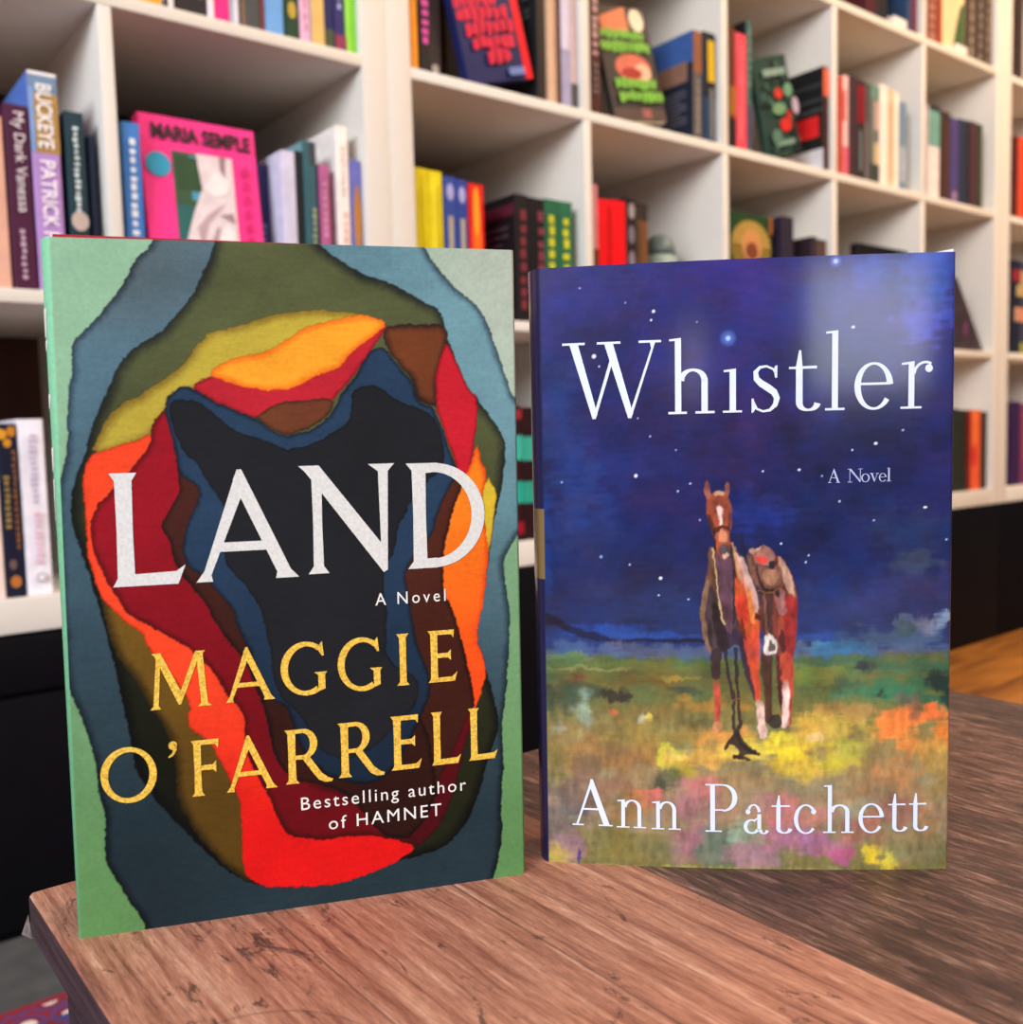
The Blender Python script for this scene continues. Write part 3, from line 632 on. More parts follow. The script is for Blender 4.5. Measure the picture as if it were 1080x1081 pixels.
HORSE=[('rump',(118,52,38),[(5667,5257),(5839,5246),(6011,5138),(6219,4836),(6290,4465),(6271,4094),(6211,3628),(6171,3206),(6105,2548),(5987,2477),(5950,3160),(5740,3629),(5462,3910),(5322,4284),(5529,4934)]),('rumplight',(190,150,128),[(5770,5256),(5908,5199),(6067,5046),(6185,4837),(6234,4558),(6152,4513),(6013,4699),(5909,4931),(5805,5071)]),('rumpred',(150,40,40),[(6013,4652),(6275,4605),(6264,4047),(6191,3534),(6018,3347),(5947,3862),(5911,4281)]),('farleg',(70,40,34),[(5379,3723),(5670,3769),(5686,3207),(5638,2830),(5687,2547),(5569,2476),(5478,2547),(5498,2877),(5407,3254)]),('hleg',(168,64,46),[(5754,3675),(6211,3674),(6199,3160),(6160,2689),(6106,2406),(5911,2406),(5868,2783),(5825,3160)]),('hlegwhite',(226,196,184),[(5936,3230),(6095,3230),(6097,2878),(6078,2454),(5967,2382),(5911,2453),(5916,2830)]),('chest',(66,52,56),[(4127,5363),(4732,5496),(5322,4935),(5406,4284),(5358,3910),(5009,3888),(4730,3818),(4485,3702),(4134,3632),(3981,3962),(3891,4244),(3871,4478),(3963,4665),(4083,4898)]),('chestlight',(128,98,74),[(4104,5037),(4174,4944),(4068,4571),(4010,4290),(4051,3961),(4169,3679),(4078,3679),(3960,4009),(3870,4385),(3949,4642)]),('shoulder',(196,82,40),[(4711,5288),(4906,5170),(5058,4891),(5253,4611),(5378,4261),(5351,3910),(5218,3794),(4975,3865),(4821,4193),(4752,4567),(4711,4893)]),('shoulderred',(206,58,40),[(4780,4660),(4975,4705),(5114,4472),(5058,4098),(4905,4099),(4807,4286)]),('blanket',(196,160,150),[(4718,5357),(4850,5333),(5058,5076),(5218,4797),(5336,4470),(5343,4321),(5169,4294),(5058,4565),(4975,4891),(4850,5148)]),('lleg',(52,36,42),[(4120,3726),(4457,3772),(4414,3443),(4379,3207),(4189,3207),(4154,3443)]),('llegred',(196,70,58),[(4189,3254),(4386,3254),(4385,2876),(4398,2497),(4257,2473),(4223,2876)]),('lhoof',(206,140,90),[(4236,2544),(4398,2544),(4425,2330),(4200,2282),(4143,2353)]),('belly',(50,40,62),[(4416,4101),(5009,4052),(5058,3724),(4974,3677),(4765,3842),(4485,3678)]),('rleg',(206,72,44),[(4877,3959),(5336,4097),(5365,3629),(5351,3254),(5380,2853),(5254,2830),(5149,3160),(5030,3489)]),('rlegdark',(48,34,54),[(4779,3912),(4933,3930),(5058,3536),(5184,3160),(5268,2853),(5198,2877),(5030,3254),(4905,3583)]),('rlegwhite',(232,190,178),[(5254,2886),(5422,2896),(5478,2688),(5548,2287),(5479,2215),(5360,2224),(5296,2546)]),('neck',(92,62,78),[(4280,5361),(4384,5268),(4628,5289),(4753,5032),(4738,4474),(4709,3959),(4591,4007),(4472,4171),(4347,4476),(4278,4850)]),('neckleft',(98,64,52),[(4099,5409),(4280,5408),(4292,4849),(4347,4569),(4222,4710),(4111,4851),(4055,4944),(4098,5130)]),('neckrim',(190,140,104),[(4656,5543),(4781,5357),(4878,5078),(4975,4798),(4905,4799),(4780,5032),(4683,5265)]),('ear',(146,84,66),[(3992,6451),(4061,6501),(4117,6449),(4199,6241),(4074,6187),(4019,6289)]),('ear',(150,88,70),[(4575,6494),(4630,6429),(4609,6236),(4519,6191),(4463,6307),(4533,6384)]),('head',(156,74,44),[(4074,6187),(4179,6287),(4283,6332),(4436,6330),(4560,6260),(4664,6134),(4691,5889),(4663,5673),(4601,5613),(4656,5451),(4600,5289),(4489,5230),(4363,5258),(4266,5431),(4225,5640),(4114,5826),(4059,6012)]),('headdark',(92,46,34),[(4073,5966),(4143,5942),(4281,5732),(4266,5501),(4197,5640),(4100,5803)]),('headdark',(92,50,40),[(4601,5983),(4684,5959),(4684,5774),(4601,5636),(4559,5775)]),('forelock',(206,160,130),[(4227,6296),(4353,6354),(4533,6292),(4463,6238),(4352,6267),(4269,6231)]),('blaze',(240,205,198),[(4296,6046),(4380,6091),(4463,6044),(4435,5938),(4434,5777),(4372,5777),(4351,5939)]),('bridle',(52,34,32),[(4211,5677),(4281,5732),(4406,5786),(4559,5748),(4656,5673),(4642,5636),(4531,5711),(4406,5749),(4295,5695),(4239,5631)]),('nose',(186,120,88),[(4337,5639),(4434,5721),(4559,5646),(4600,5497),(4350,5500)]),('muzzle',(74,66,70),[(4364,5416),(4461,5480),(4586,5461),(4642,5377),(4600,5275),(4475,5248),(4377,5305)]),('lip',(200,160,140),[(4419,5286),(4614,5312),(4600,5256),(4489,5211)]),('horn',(24,26,58),[(4823,5643),(4961,5642),(4975,5494),(5058,5285),(4975,5207),(4850,5287),(4795,5403)]),('skirt',(122,82,66),[(5017,5332),(5155,5284),(5266,5121),(5598,5082),(5901,5098),(5944,4792),(5820,4737),(5585,4692),(5322,4722),(5155,4937)]),('seat',(160,108,94),[(5100,5354),(5252,5362),(5404,5425),(5597,5405),(5708,5321),(5722,5201),(5632,5118),(5425,5111),(5252,5140),(5183,5252)]),('seatred',(206,60,54),[(5224,5260),(5390,5278),(5570,5258),(5515,5138),(5404,5120),(5294,5167)]),('cantle',(30,28,40),[(5584,5183),(5722,5201),(5764,5117),(5709,5034),(5584,5072)]),('fender',(66,42,40),[(5343,4712),(5599,4683),(5709,4719),(5697,4282),(5670,3909),(5503,3887),(5448,4097),(5405,4377)]),('bag',(150,98,96),[(5709,4747),(5916,4755),(5986,4560),(6028,4374),(5960,4281),(5821,4300),(5751,4515)]),('bagdark',(40,28,34),[(5737,4710),(5847,4737),(5875,4607),(5779,4570)]),('strap',(150,66,50),[(5821,4282),(5960,4281),(5961,4002),(5864,3815),(5781,3909)]),('stirrup',(206,198,190),[(5476,3966),(5600,3994),(5725,3909),(5816,3792),(5768,3675),(5622,3615),(5490,3638),(5448,3770)]),('neckdark',(44,30,40),[(4670,5497),(4725,5357),(4781,5125),(4808,4892),(4752,4893),(4697,5126),(4642,5358)]),('chestdark',(34,28,36),[(4277,4570),(4458,4148),(4625,3913),(4555,3678),(4380,3678),(4275,3914),(4192,4196),(4179,4477)]),('chestdark',(40,34,36),[(4066,4290),(4206,4102),(4191,3726),(4093,3820)]),('underblanket',(48,26,30),[(5156,4304),(5364,4321),(5406,4214),(5322,4191),(5183,4257)]),('saddlerim',(196,150,130),[(5100,5354),(5155,5391),(5321,5389),(5404,5425),(5321,5352),(5211,5325),(5155,5289)]),('skirtline',(48,28,28),[(5252,5121),(5321,5102),(5391,4842),(5530,4711),(5709,4738),(5875,4783),(5916,4746),(5668,4682),(5405,4684),(5294,4889)]),('skirtlight',(166,118,92),[(5391,5051),(5819,5043),(5847,4839),(5599,4766),(5446,4842)]),('fenderline',(120,80,70),[(5447,4656),(5516,4655),(5530,4283),(5587,3956),(5517,3947),(5461,4283)]),('rumpdark',(70,26,30),[(5850,4095),(5988,4002),(6003,3675),(5906,3628),(5823,3815)]),('legdark',(60,24,30),[(5754,3629),(5851,3628),(5908,3160),(5924,2689),(5854,2783),(5797,3160)]),('shoulderdark',(96,36,30),[(4877,4286),(4989,4099),(5058,3864),(4975,3865),(4849,4052)]),('shoulderlight',(230,130,60),[(5058,4844),(5197,4611),(5267,4284),(5211,4098),(5114,4285),(5058,4565)]),('reinpile',(30,26,36),[(4658,2284),(4777,2355),(4932,2261),(5058,2119),(5325,2025),(5297,1958),(5016,1976),(4904,1880),(4721,1870),(4707,1927),(4876,1966),(4819,2070),(4665,2136),(4552,2041),(4467,2069),(4594,2174)]),('rearhoof',(40,40,36),[(5569,2594),(5882,2665),(5938,2453),(5785,2396),(5604,2415)]),('stirruphole',(72,54,44),[(5601,3910),(5698,3853),(5754,3750),(5698,3685),(5587,3676),(5573,3816)])]
REINS=[((206,176,120),3,[(4196,5385),(4279,5036),(4320,4663),(4417,4335),(4500,4147)]),((44,24,30),5,[(4725,5033),(4738,4567),(4724,4147)]),((44,30,30),5,[(4420,5754),(4246,5617),(4252,5362)]),((34,30,40),8,[(4513,3772),(4555,3443),(4624,3160),(4722,2924),(4707,2497),(4777,2284)]),((34,28,36),8,[(4751,3725),(4793,3348),(4834,2876),(4876,2474),(4791,2284)]),((44,40,30),7,[(4777,2284),(4622,2165),(4524,2045)]),((30,24,34),9,[(4805,2260),(4946,2095),(5213,2001),(5325,1968)]),((34,28,34),9,[(4749,1927),(4939,1899),(5086,1881)]),((120,70,40),4,[(4680,2876),(4876,2895)]),((120,80,40),3,[(5322,4703),(5634,4655),(5944,4792)])]
SKY=[(0.1857,0.9699,0.2796,0.0912,(40,38,128),0.8),(0.4422,0.986,0.1376,0.0602,(48,34,130),0.7),(0.7613,0.9552,0.201,0.0893,(52,54,140),0.6),(0.951,0.9652,0.0883,0.0885,(60,84,205),0.8),(0.93,0.8989,0.0666,0.0372,(66,74,205),0.7),(0.8172,0.9761,0.067,0.0297,(56,74,190),0.6),(0.9623,0.9501,0.0332,0.0591,(58,100,215),0.6),(0.1123,0.8177,0.1658,0.0926,(34,36,110),0.7),(0.0394,0.7568,0.0719,0.1243,(36,62,140),0.6),(0.3011,0.7523,0.2102,0.0771,(38,34,104),0.7),(0.649,0.8375,0.1588,0.0755,(34,38,112),0.6),(0.5345,0.7483,0.1151,0.0916,(48,36,104),0.7),(0.2054,0.6604,0.1421,0.0624,(36,46,128),0.6),(0.0729,0.6149,0.0961,0.11,(38,62,140),0.7),(0.2999,0.6123,0.1179,0.0624,(40,34,98),0.7),(0.4648,0.6878,0.1391,0.0616,(44,36,100),0.7),(0.1323,0.5669,0.0719,0.0788,(40,56,128),0.6),(0.7641,0.6987,0.2255,0.076,(26,30,84),0.7),(0.7194,0.5919,0.2273,0.0615,(28,42,104),0.7),(0.9021,0.5593,0.1126,0.0459,(40,62,116),0.6),(0.7662,0.4987,0.1822,0.0464,(28,46,112),0.6),(0.1795,0.5031,0.167,0.0633,(30,42,100),0.7),(0.2984,0.4389,0.2129,0.0396,(28,58,124),0.7),(0.6977,0.4369,0.138,0.0468,(30,58,130),0.7),(0.9036,0.4668,0.1131,0.0463,(46,54,128),0.6),(0.5346,0.594,0.0927,0.0465,(44,70,190),0.4),(0.9142,0.513,0.0678,0.0231,(72,84,100),0.5),(0.154,0.4012,0.1442,0.0128,(30,84,190),0.8),(0.2742,0.3945,0.1192,0.008,(34,90,200),0.8),(0.6516,0.3932,0.0926,0.011,(36,84,180),0.7),(0.3012,0.7677,0.1869,0.0616,(40,38,112),0.5),(-0.0006,0.5682,0.0243,0.1892,(30,66,150),0.6)]
GROUND=[(0.5114,0.3684,0.5299,0.0142,(86,104,142),0.8),(0.0563,0.3694,0.0971,0.0161,(78,96,140),0.8),(0.7214,0.3711,0.1152,0.0126,(60,120,160),0.9),(0.8821,0.3863,0.1362,0.0187,(62,94,130),0.8),(0.9386,0.4125,0.0679,0.0186,(104,122,158),0.8),(0.9838,0.42,0.0339,0.0124,(140,160,190),0.7),(0.9046,0.4048,0.0364,0.0155,(48,76,78),0.8),(0.0562,0.3597,0.073,0.0064,(120,130,80),0.9),(0.1532,0.3467,0.1923,0.0096,(110,124,66),0.9),(0.3455,0.3432,0.1895,0.0096,(104,116,60),0.8),(0.1045,0.3387,0.1451,0.0048,(150,150,90),0.8),(0.0311,0.3275,0.0732,0.0129,(92,100,60),0.8),(0.2494,0.3193,0.2148,0.0128,(110,100,52),0.9),(0.0553,0.3113,0.0731,0.0162,(80,88,52),0.8),(0.3453,0.3241,0.0714,0.0064,(150,140,60),0.8),(0.0848,0.3226,0.0292,0.0065,(120,72,50),0.7),(0.7216,0.3506,0.1382,0.011,(70,110,80),0.8),(0.9056,0.3425,0.1362,0.0187,(58,112,82),0.9),(0.6753,0.3302,0.0927,0.0189,(140,140,60),0.8),(0.8025,0.3395,0.0368,0.0157,(64,72,60),0.8),(0.8604,0.3034,0.1596,0.0251,(52,116,80),0.95),(0.9523,0.28,0.0909,0.0188,(48,100,70),0.9),(0.7682,0.3113,0.0461,0.0157,(60,90,66),0.7),(0.9745,0.3113,0.0318,0.0218,(24,44,44),0.9),(0.9977,0.2878,0.0182,0.0187,(24,48,44),0.9),(0.7863,0.3427,0.0184,0.0078,(44,52,52),0.8),(0.7335,0.3144,0.0278,0.0189,(70,84,56),0.7),(0.1522,0.279,0.1689,0.0226,(96,96,52),0.9),(0.1645,0.2935,0.0387,0.0113,(34,36,34),0.9),(0.2008,0.2871,0.0242,0.0065,(40,40,38),0.9),(0.0548,0.2869,0.0732,0.0389,(74,84,60),0.9),(0.0935,0.2627,0.0244,0.0357,(130,150,130),0.8),(0.0839,0.2708,0.0341,0.013,(138,160,132),0.6),(0.0294,0.2365,0.0245,0.013,(150,156,134),0.8),(0.0057,0.2788,0.0196,0.0325,(54,76,52),0.8),(0.083,0.222,0.0196,0.0195,(150,142,90),0.7),(0.3452,0.3049,0.0715,0.008,(72,78,60),0.8),(0.3928,0.2793,0.095,0.0128,(176,128,54),0.8),(0.2729,0.263,0.1198,0.0193,(126,104,52),0.8),(0.256,0.2549,0.0121,0.0081,(220,190,80),0.9),(0.2439,0.2565,0.0097,0.0081,(170,170,140),0.8),(0.3927,0.2472,0.0951,0.0128,(90,86,52),0.7),(0.1714,0.266,0.0145,0.0065,(176,96,56),0.8),(0.0283,0.1809,0.0614,0.049,(118,106,48),0.8),(0.151,0.1978,0.1213,0.039,(138,104,58),0.9),(0.2966,0.2227,0.1436,0.0226,(148,126,60),0.8),(0.1018,0.1731,0.0489,0.0261,(110,90,66),0.8),(0.1995,0.1818,0.0727,0.026,(128,98,60),0.8),(0.2723,0.1984,0.0482,0.0194,(150,116,58),0.7),(0.3253,0.1938,0.0432,0.0162,(206,194,70),0.85),(0.3491,0.1696,0.0384,0.0226,(160,150,50),0.85),(0.2963,0.1904,0.0193,0.0194,(190,186,60),0.8),(0.3396,0.189,0.0288,0.0081,(220,210,110),0.7),(0.4043,0.1909,0.0952,0.0193,(206,160,72),0.8),(0.464,0.2233,0.0947,0.016,(196,140,66),0.8),(0.5114,0.1994,0.0709,0.016,(226,192,70),0.8),(0.6058,0.2158,0.0937,0.0223,(216,184,60),0.9),(0.6059,0.1998,0.0469,0.016,(230,206,50),0.9),(0.5822,0.2237,0.0376,0.0128,(230,210,60),0.8),(0.6759,0.2479,0.093,0.0222,(200,166,70),0.8),(0.7225,0.2401,0.1158,0.0285,(196,166,72),0.7),(0.7686,0.2718,0.0922,0.0158,(176,128,70),0.7),(0.676,0.224,0.0233,0.0095,(226,190,130),0.7),(0.7462,0.2005,0.058,0.0254,(178,164,66),0.9),(0.7114,0.1844,0.0466,0.0223,(184,170,50),0.8),(0.7696,0.1847,0.0371,0.0159,(170,158,60),0.8),(0.606,0.1758,0.0704,0.0224,(206,176,50),0.8),(0.653,0.1649,0.0468,0.0192,(190,160,60),0.7),(0.7807,0.2323,0.0231,0.0127,(120,116,70),0.7),(0.8275,0.185,0.0462,0.0254,(136,108,70),0.7),(0.9069,0.2611,0.0685,0.0189,(226,124,64),0.9),(0.8728,0.2405,0.0459,0.0252,(226,128,60),0.9),(0.9641,0.2612,0.0455,0.0157,(226,110,54),0.9),(0.9875,0.2298,0.0273,0.0251,(236,130,50),0.9),(0.9306,0.217,0.0548,0.022,(206,130,62),0.8),(0.9182,0.2721,0.0183,0.0188,(130,90,66),0.8),(0.8951,0.2877,0.0366,0.0125,(110,94,80),0.7),(0.9419,0.225,0.032,0.0094,(106,104,60),0.7),(0.833,0.2955,0.0115,0.011,(30,54,48),0.8),(0.9655,0.1856,0.0457,0.0315,(180,136,66),0.8),(0.9778,0.1383,0.0366,0.0316,(140,120,70),0.8),(0.8854,0.1694,0.0689,0.0253,(170,118,72),0.8),(0.8628,0.1375,0.0921,0.0223,(150,110,74),0.7),(0.9765,0.2093,0.0228,0.0126,(206,150,70),0.7),(0.296,0.1498,0.0482,0.0195,(70,84,60),0.8),(0.2838,0.1335,0.029,0.0195,(60,72,62),0.7),(0.1501,0.1326,0.0974,0.0294,(140,96,72),0.8),(0.0763,0.1156,0.0736,0.0394,(104,86,78),0.8),(0.0264,0.0823,0.0493,0.0494,(110,96,88),0.8),(0.2473,0.1169,0.0484,0.0196,(196,110,72),0.7),(0.2716,0.1236,0.0339,0.013,(206,110,116),0.7),(0.1985,0.1002,0.0729,0.0327,(150,116,64),0.7),(0.368,0.1178,0.0623,0.0324,(176,110,116),0.8),(0.4041,0.1343,0.0478,0.0259,(186,112,110),0.7),(0.416,0.102,0.0574,0.0292,(150,106,96),0.7),(0.1489,0.0505,0.0733,0.0263,(130,120,60),0.8),(0.0995,0.0335,0.0492,0.033,(126,110,60),0.8),(0.05,0.0246,0.0444,0.0331,(146,112,128),0.8),(0.02,0.0077,0.0396,0.0232,(166,152,64),0.8),(0.1976,0.0263,0.0731,0.0296,(124,114,54),0.8),(0.2708,0.0353,0.0727,0.0295,(110,104,60),0.8),(0.3435,0.0361,0.0482,0.0327,(150,110,110),0.7),(0.4038,0.0449,0.0719,0.0261,(150,96,120),0.7),(0.4277,0.0288,0.0479,0.0261,(110,116,94),0.9),(0.4398,0.0534,0.0478,0.0228,(90,104,84),0.8),(0.5115,0.0541,0.0381,0.0389,(128,150,124),0.8),(0.4876,0.0782,0.0333,0.0227,(140,158,138),0.7),(0.4756,0.0212,0.0382,0.0163,(90,104,84),0.7),(0.5353,0.0219,0.0713,0.0195,(166,120,134),0.8),(0.6301,0.0553,0.0941,0.0323,(176,110,136),0.85),(0.7008,0.0399,0.0703,0.0226,(170,108,136),0.8),(0.6535,0.0878,0.0938,0.0193,(176,116,110),0.7),(0.5826,0.1033,0.0708,0.0258,(176,106,112),0.7),(0.7479,0.0243,0.0374,0.0129,(182,90,136),0.8),(0.7824,0.0729,0.0697,0.032,(150,104,96),0.8),(0.8635,0.0897,0.0922,0.0255,(156,100,84),0.8),(0.7704,0.1049,0.0465,0.0192,(150,150,120),0.7),(0.818,0.0251,0.0326,0.0193,(220,190,50),0.95),(0.7992,0.0329,0.0186,0.0161,(226,196,60),0.9),(0.853,0.0175,0.0232,0.0161,(206,186,60),0.9),(0.9106,0.0342,0.0553,0.0256,(136,116,76),0.8),(0.9681,0.0428,0.0413,0.0351,(124,108,70),0.8),(0.9446,0.0745,0.0459,0.0287,(140,110,74),0.7),(0.1481,-0.0073,0.1466,0.0083,(150,146,70),0.8),(0.3432,-0.0049,0.1444,0.0066,(150,150,80),0.7),(0.6067,-0.0033,0.1415,0.0065,(150,140,90),0.7),(0.0794,0.0084,0.0049,0.0149,(56,50,130),0.9),(0.6676,0.0783,0.0141,0.0064,(190,140,100),0.5)]
STARS=[(0.278,0.9234,0.0037,0.0024,(220,230,255),1),(0.272,0.9097,0.0026,0.0017,(210,220,255),1),(0.4593,0.8765,0.0056,0.0037,(210,235,255),1),(0.4593,0.8765,0.0162,0.0106,(90,130,220),0.5),(0.1296,0.8553,0.0048,0.0031,(220,230,255),1),(0.1424,0.8388,0.0024,0.0015,(180,190,240),1),(0.7171,0.9907,0.005,0.0033,(215,235,255),1),(0.7171,0.9907,0.0113,0.0075,(110,130,230),0.5),(0.7598,0.8879,0.0041,0.002,(200,215,250),1),(0.7989,0.8224,0.0034,0.0023,(60,70,140),0.0),(0.8162,0.7039,0.0039,0.002,(225,235,255),1),(0.7596,0.6942,0.0023,0.0015,(190,200,240),1),(0.8814,0.7241,0.0027,0.0015,(160,175,225),1),(0.2316,0.66,0.004,0.0027,(230,235,255),1),(0.0446,0.6515,0.0029,0.0019,(120,150,220),1),(0.2917,0.4912,0.004,0.0024,(225,235,255),1),(0.1425,0.5272,0.0036,0.0024,(120,160,210),1),(0.2144,0.5139,0.0024,0.0016,(170,190,240),1),(0.2867,0.4628,0.0024,0.0014,(190,205,245),1),(0.3604,0.456,0.0024,0.0014,(170,190,235),1),(0.3663,0.6458,0.0026,0.0017,(160,180,240),1),(0.3356,0.6337,0.0026,0.0017,(160,180,230),1),(0.3895,0.5862,0.0024,0.0016,(140,160,220),1),(0.6316,0.6646,0.0032,0.0018,(210,220,250),1),(0.5438,0.6635,0.0023,0.0014,(200,210,245),1),(0.7296,0.6126,0.0025,0.0015,(190,205,245),1),(0.8133,0.5809,0.0025,0.0014,(150,170,225),1),(0.9375,0.6002,0.0043,0.0017,(225,235,255),1),(0.9903,0.5477,0.0027,0.0014,(170,185,235),1),(0.5882,0.546,0.0026,0.0016,(200,215,250),1),(0.6486,0.5152,0.0023,0.0016,(190,200,245),1),(0.6555,0.526,0.0021,0.0014,(190,200,245),1),(0.0958,0.9653,0.0024,0.0012,(150,160,220),1),(0.2088,0.9388,0.0019,0.0012,(140,150,220),1),(0.2678,0.7234,0.0021,0.0014,(170,180,235),1),(0.3313,0.7007,0.0019,0.0012,(150,165,225),1),(0.384,0.9041,0.0021,0.0014,(130,140,210),1),(0.2374,0.7534,0.0019,0.0012,(160,170,230),1),(0.6868,0.6539,0.0021,0.0014,(160,170,230),1)]
HILLS=[[(-155,4405),(209,4274),(571,4112),(1177,4014),(1659,3900),(2741,3897),(3100,3919),(4052,3893),(4051,3829),(1537,3844),(811,3919),(327,4081),(-160,4163)],[(6168,3855),(6981,3821),(7674,3882),(8591,3988),(9159,4110),(9611,4201),(10176,4230),(10178,4122),(9613,4077),(8592,3863),(7675,3788),(6982,3758),(6168,3792)]]
# ------------------------------------------------------------------ the two novels on the table
class Novel:
    """a standing hardback: corners of the front (bl, br, tr, tl), thickness, spine bulge and cover bow"""

    def __init__(s, corners, thick, r_low, r_top, bow, name, label):
        s.c = [Vector(c) for c in corners]
        s.W = (s.c[1] - s.c[0]).length
        s.H = (s.c[3] - s.c[0]).length
        s.a = (s.c[1] - s.c[0]).normalized()
        s.n = Vector((-s.a.y, s.a.x, 0))          # towards the back of the book
        s.T, s.rl, s.rt, s.bow = thick, r_low, r_top, bow
        s.base = s.c[0].copy()
        s.root = tag(empty(name, s.base), label, 'book', 'two new novels on display')

    def front(s, u, v, off=0.0):
        bl, br, tr, tl = s.c
        p = bl * (1 - u) * (1 - v) + br * u * (1 - v) + tr * u * v + tl * (1 - u) * v
        bow = s.bow * (1 - (2 * min(max(u, 0), 1) - 1) ** 2)
        return p - s.n * (bow + off) - s.base

    def side(s, ph, v, off=0.0):
        """round of the spine, ph 0..pi from the front edge to the back edge"""
        r = s.rl + (s.rt - s.rl) * v
        rb = s.T / 2
        p = s.front(0, v) + s.base
        return p - s.a * ((r + off) * math.sin(ph)) + s.n * (rb - (rb + off) * math.cos(ph)) - s.base

    def jacket(s, paint, nu, nv, material, spine_col):
        us = np.linspace(0, 1, nu)
        vs = np.linspace(0, 1, nv)
        U, V = np.meshgrid(us, vs)
        bl, br, tr, tl = [np.array(c) for c in s.c]
        u, v = U[..., None], V[..., None]
        Pf = bl * (1 - u) * (1 - v) + br * u * (1 - v) + tr * u * v + tl * (1 - u) * v
        n, a = np.array(s.n), np.array(s.a)
        Pf = Pf - n * (s.bow * (1 - (2 * u - 1) ** 2))
        cols = [Pf]
        ccol = [paint(U, V)]
        # spine round and back, appended on the low-u side in reverse order
        ns = 30
        ph = np.linspace(math.pi, 0, ns, endpoint=False)
        PH, VV = np.meshgrid(ph, vs)
        r = (s.rl + (s.rt - s.rl) * VV)[..., None]
        p0 = (bl * (1 - VV[..., None]) + tl * VV[..., None])
        rb = s.T / 2
        Ps = p0 - a * (r * np.sin(PH)[..., None]) + n * (rb - rb * np.cos(PH)[..., None])
        tb = np.linspace(1, 0, 8, endpoint=False)
        TB, VB = np.meshgrid(tb, vs)
        Pb = (bl * (1 - VB[..., None]) + tl * VB[..., None]) + a * (TB[..., None] * s.W) + n * s.T
        cols = [Pb, Ps] + cols
        ccol = [spine_col(TB * 0 + math.pi, VB), spine_col(PH, VV)] + ccol
        # fore-edge fold of the front flap
        fold = [(0.0008, 0.0012), (0.0, 0.0026), (-0.006, 0.0030)]
        for da, dn in fold:
            e = br * (1 - vs[:, None]) + tr * vs[:, None] + a * da + n * dn
            cols.append(e[:, None, :])
            ccol.append(ccol[2][:, -1:, :])
        G = np.concatenate(cols, 1) - np.array(s.base)
        Cc = np.concatenate(ccol, 1)
        ny, nx = G.shape[:2]
        me = D.meshes.new('dust_jacket')
        me.vertices.add(nx * ny)
        me.vertices.foreach_set('co', G.reshape(-1).astype(np.float32))
        i = (np.arange(ny - 1)[:, None] * nx + np.arange(nx - 1)[None]).reshape(-1)
        q = np.stack([i, i + 1, i + nx + 1, i + nx], 1).astype(np.int32)
        me.loops.add(q.size)
        me.loops.foreach_set('vertex_index', q.reshape(-1))
        me.polygons.add(len(q))
        me.polygons.foreach_set('loop_start', np.arange(0, q.size, 4, dtype=np.int32))
        me.polygons.foreach_set('loop_total', np.full(len(q), 4, np.int32))
        me.update(calc_edges=True)
        me.polygons.foreach_set('use_smooth', np.ones(len(q), bool))
        at = me.color_attributes.new('print', 'FLOAT_COLOR', 'POINT')
        at.data.foreach_set('color', np.concatenate([Cc, np.ones(Cc.shape[:2] + (1,))], 2).reshape(-1).astype(np.float32))
        me.materials.append(material)
        o = link(D.objects.new('dust_jacket', me), s.root)
        return o

    def lettering(s, name, rows, glyphs, material, label=None, off=0.00025):
        V, F = [], []
        for g, x0, x1, y0, y1 in rows:
            aw, polys = glyphs(g)
            for p in polys:
                k = len(V)
                for q in p:
                    V.append(s.front((x0 + q[0] / aw * (x1 - x0)) / s.DW, (y0 + q[1] * (y1 - y0)) / s.DH, off))
                # keep faces towards the reader
                ar = sum(p[i][0] * p[(i + 1) % len(p)][1] - p[(i + 1) % len(p)][0] * p[i][1] for i in range(len(p)))
                idx = list(range(k, k + len(p)))
                F.append(idx if ar > 0 else idx[::-1])
        o = mesh(name, V, F, material, s.root)
        if label: o['label'] = label
        return o

    def sans(s, name, word, x0, x1, y0, y1, material, space=1.2, weight=0.0):
        vs, fs = text_polys(word, 'LEFT', space)
        ax, bx = min(v[0] for v in vs), max(v[0] for v in vs)
        cap = 0.73
        V = [s.front((x0 + (v[0] - ax) / (bx - ax) * (x1 - x0)) / s.DW, (y0 + v[1] / cap * (y1 - y0)) / s.DH, 0.00025) for v in vs]
        return mesh(name, V, fs, material, s.root)

    def inside(s, case_mat, page_mat, lift):
        """board case and page block"""
        bl, br, tr, tl = s.c
        a, n = s.a, s.n
        H = s.H

        def slab(name, s0, s1, d0, d1, z0, z1l, z1r, m):
            V = []
            for z_l, z_r in ((z0, z0), (z1l, z1r)):
                for (q, d) in ((s0, d0), (s1, d0), (s1, d1), (s0, d1)):
                    z = z_l if q == s0 else z_r
                    tilt = (tl - bl) / H
                    V.append(a * q + n * d + tilt * z)
            F = [(0, 3, 2, 1), (4, 5, 6, 7), (0, 1, 5, 4), (1, 2, 6, 5), (2, 3, 7, 6), (3, 0, 4, 7)]
            return V, F
        V, F = [], []
        for args in ((0.0005, s.W - 0.002, 0.0012, 0.0036, 0.0002, H + lift, H - 0.001), (0.0005, s.W - 0.002, s.T - 0.0036, s.T - 0.0012, 0.0002, H + lift, H - 0.001), (0.0, 0.003, 0.0036, s.T - 0.0036, 0.0002, H + lift, H + lift * 0.8)):
            v, f = slab('board', *args, case_mat)
            k = len(V)
            V += v
            F += [tuple(i + k for i in q) for q in f]
        mesh('case_boards', V, F, case_mat, s.root)
        v, f = slab('pages', 0.0035, s.W - 0.006, 0.0038, s.T - 0.0038, 0.003, H - 0.003, H - 0.003, page_mat)
        mesh('page_block', v, f, page_mat, s.root)


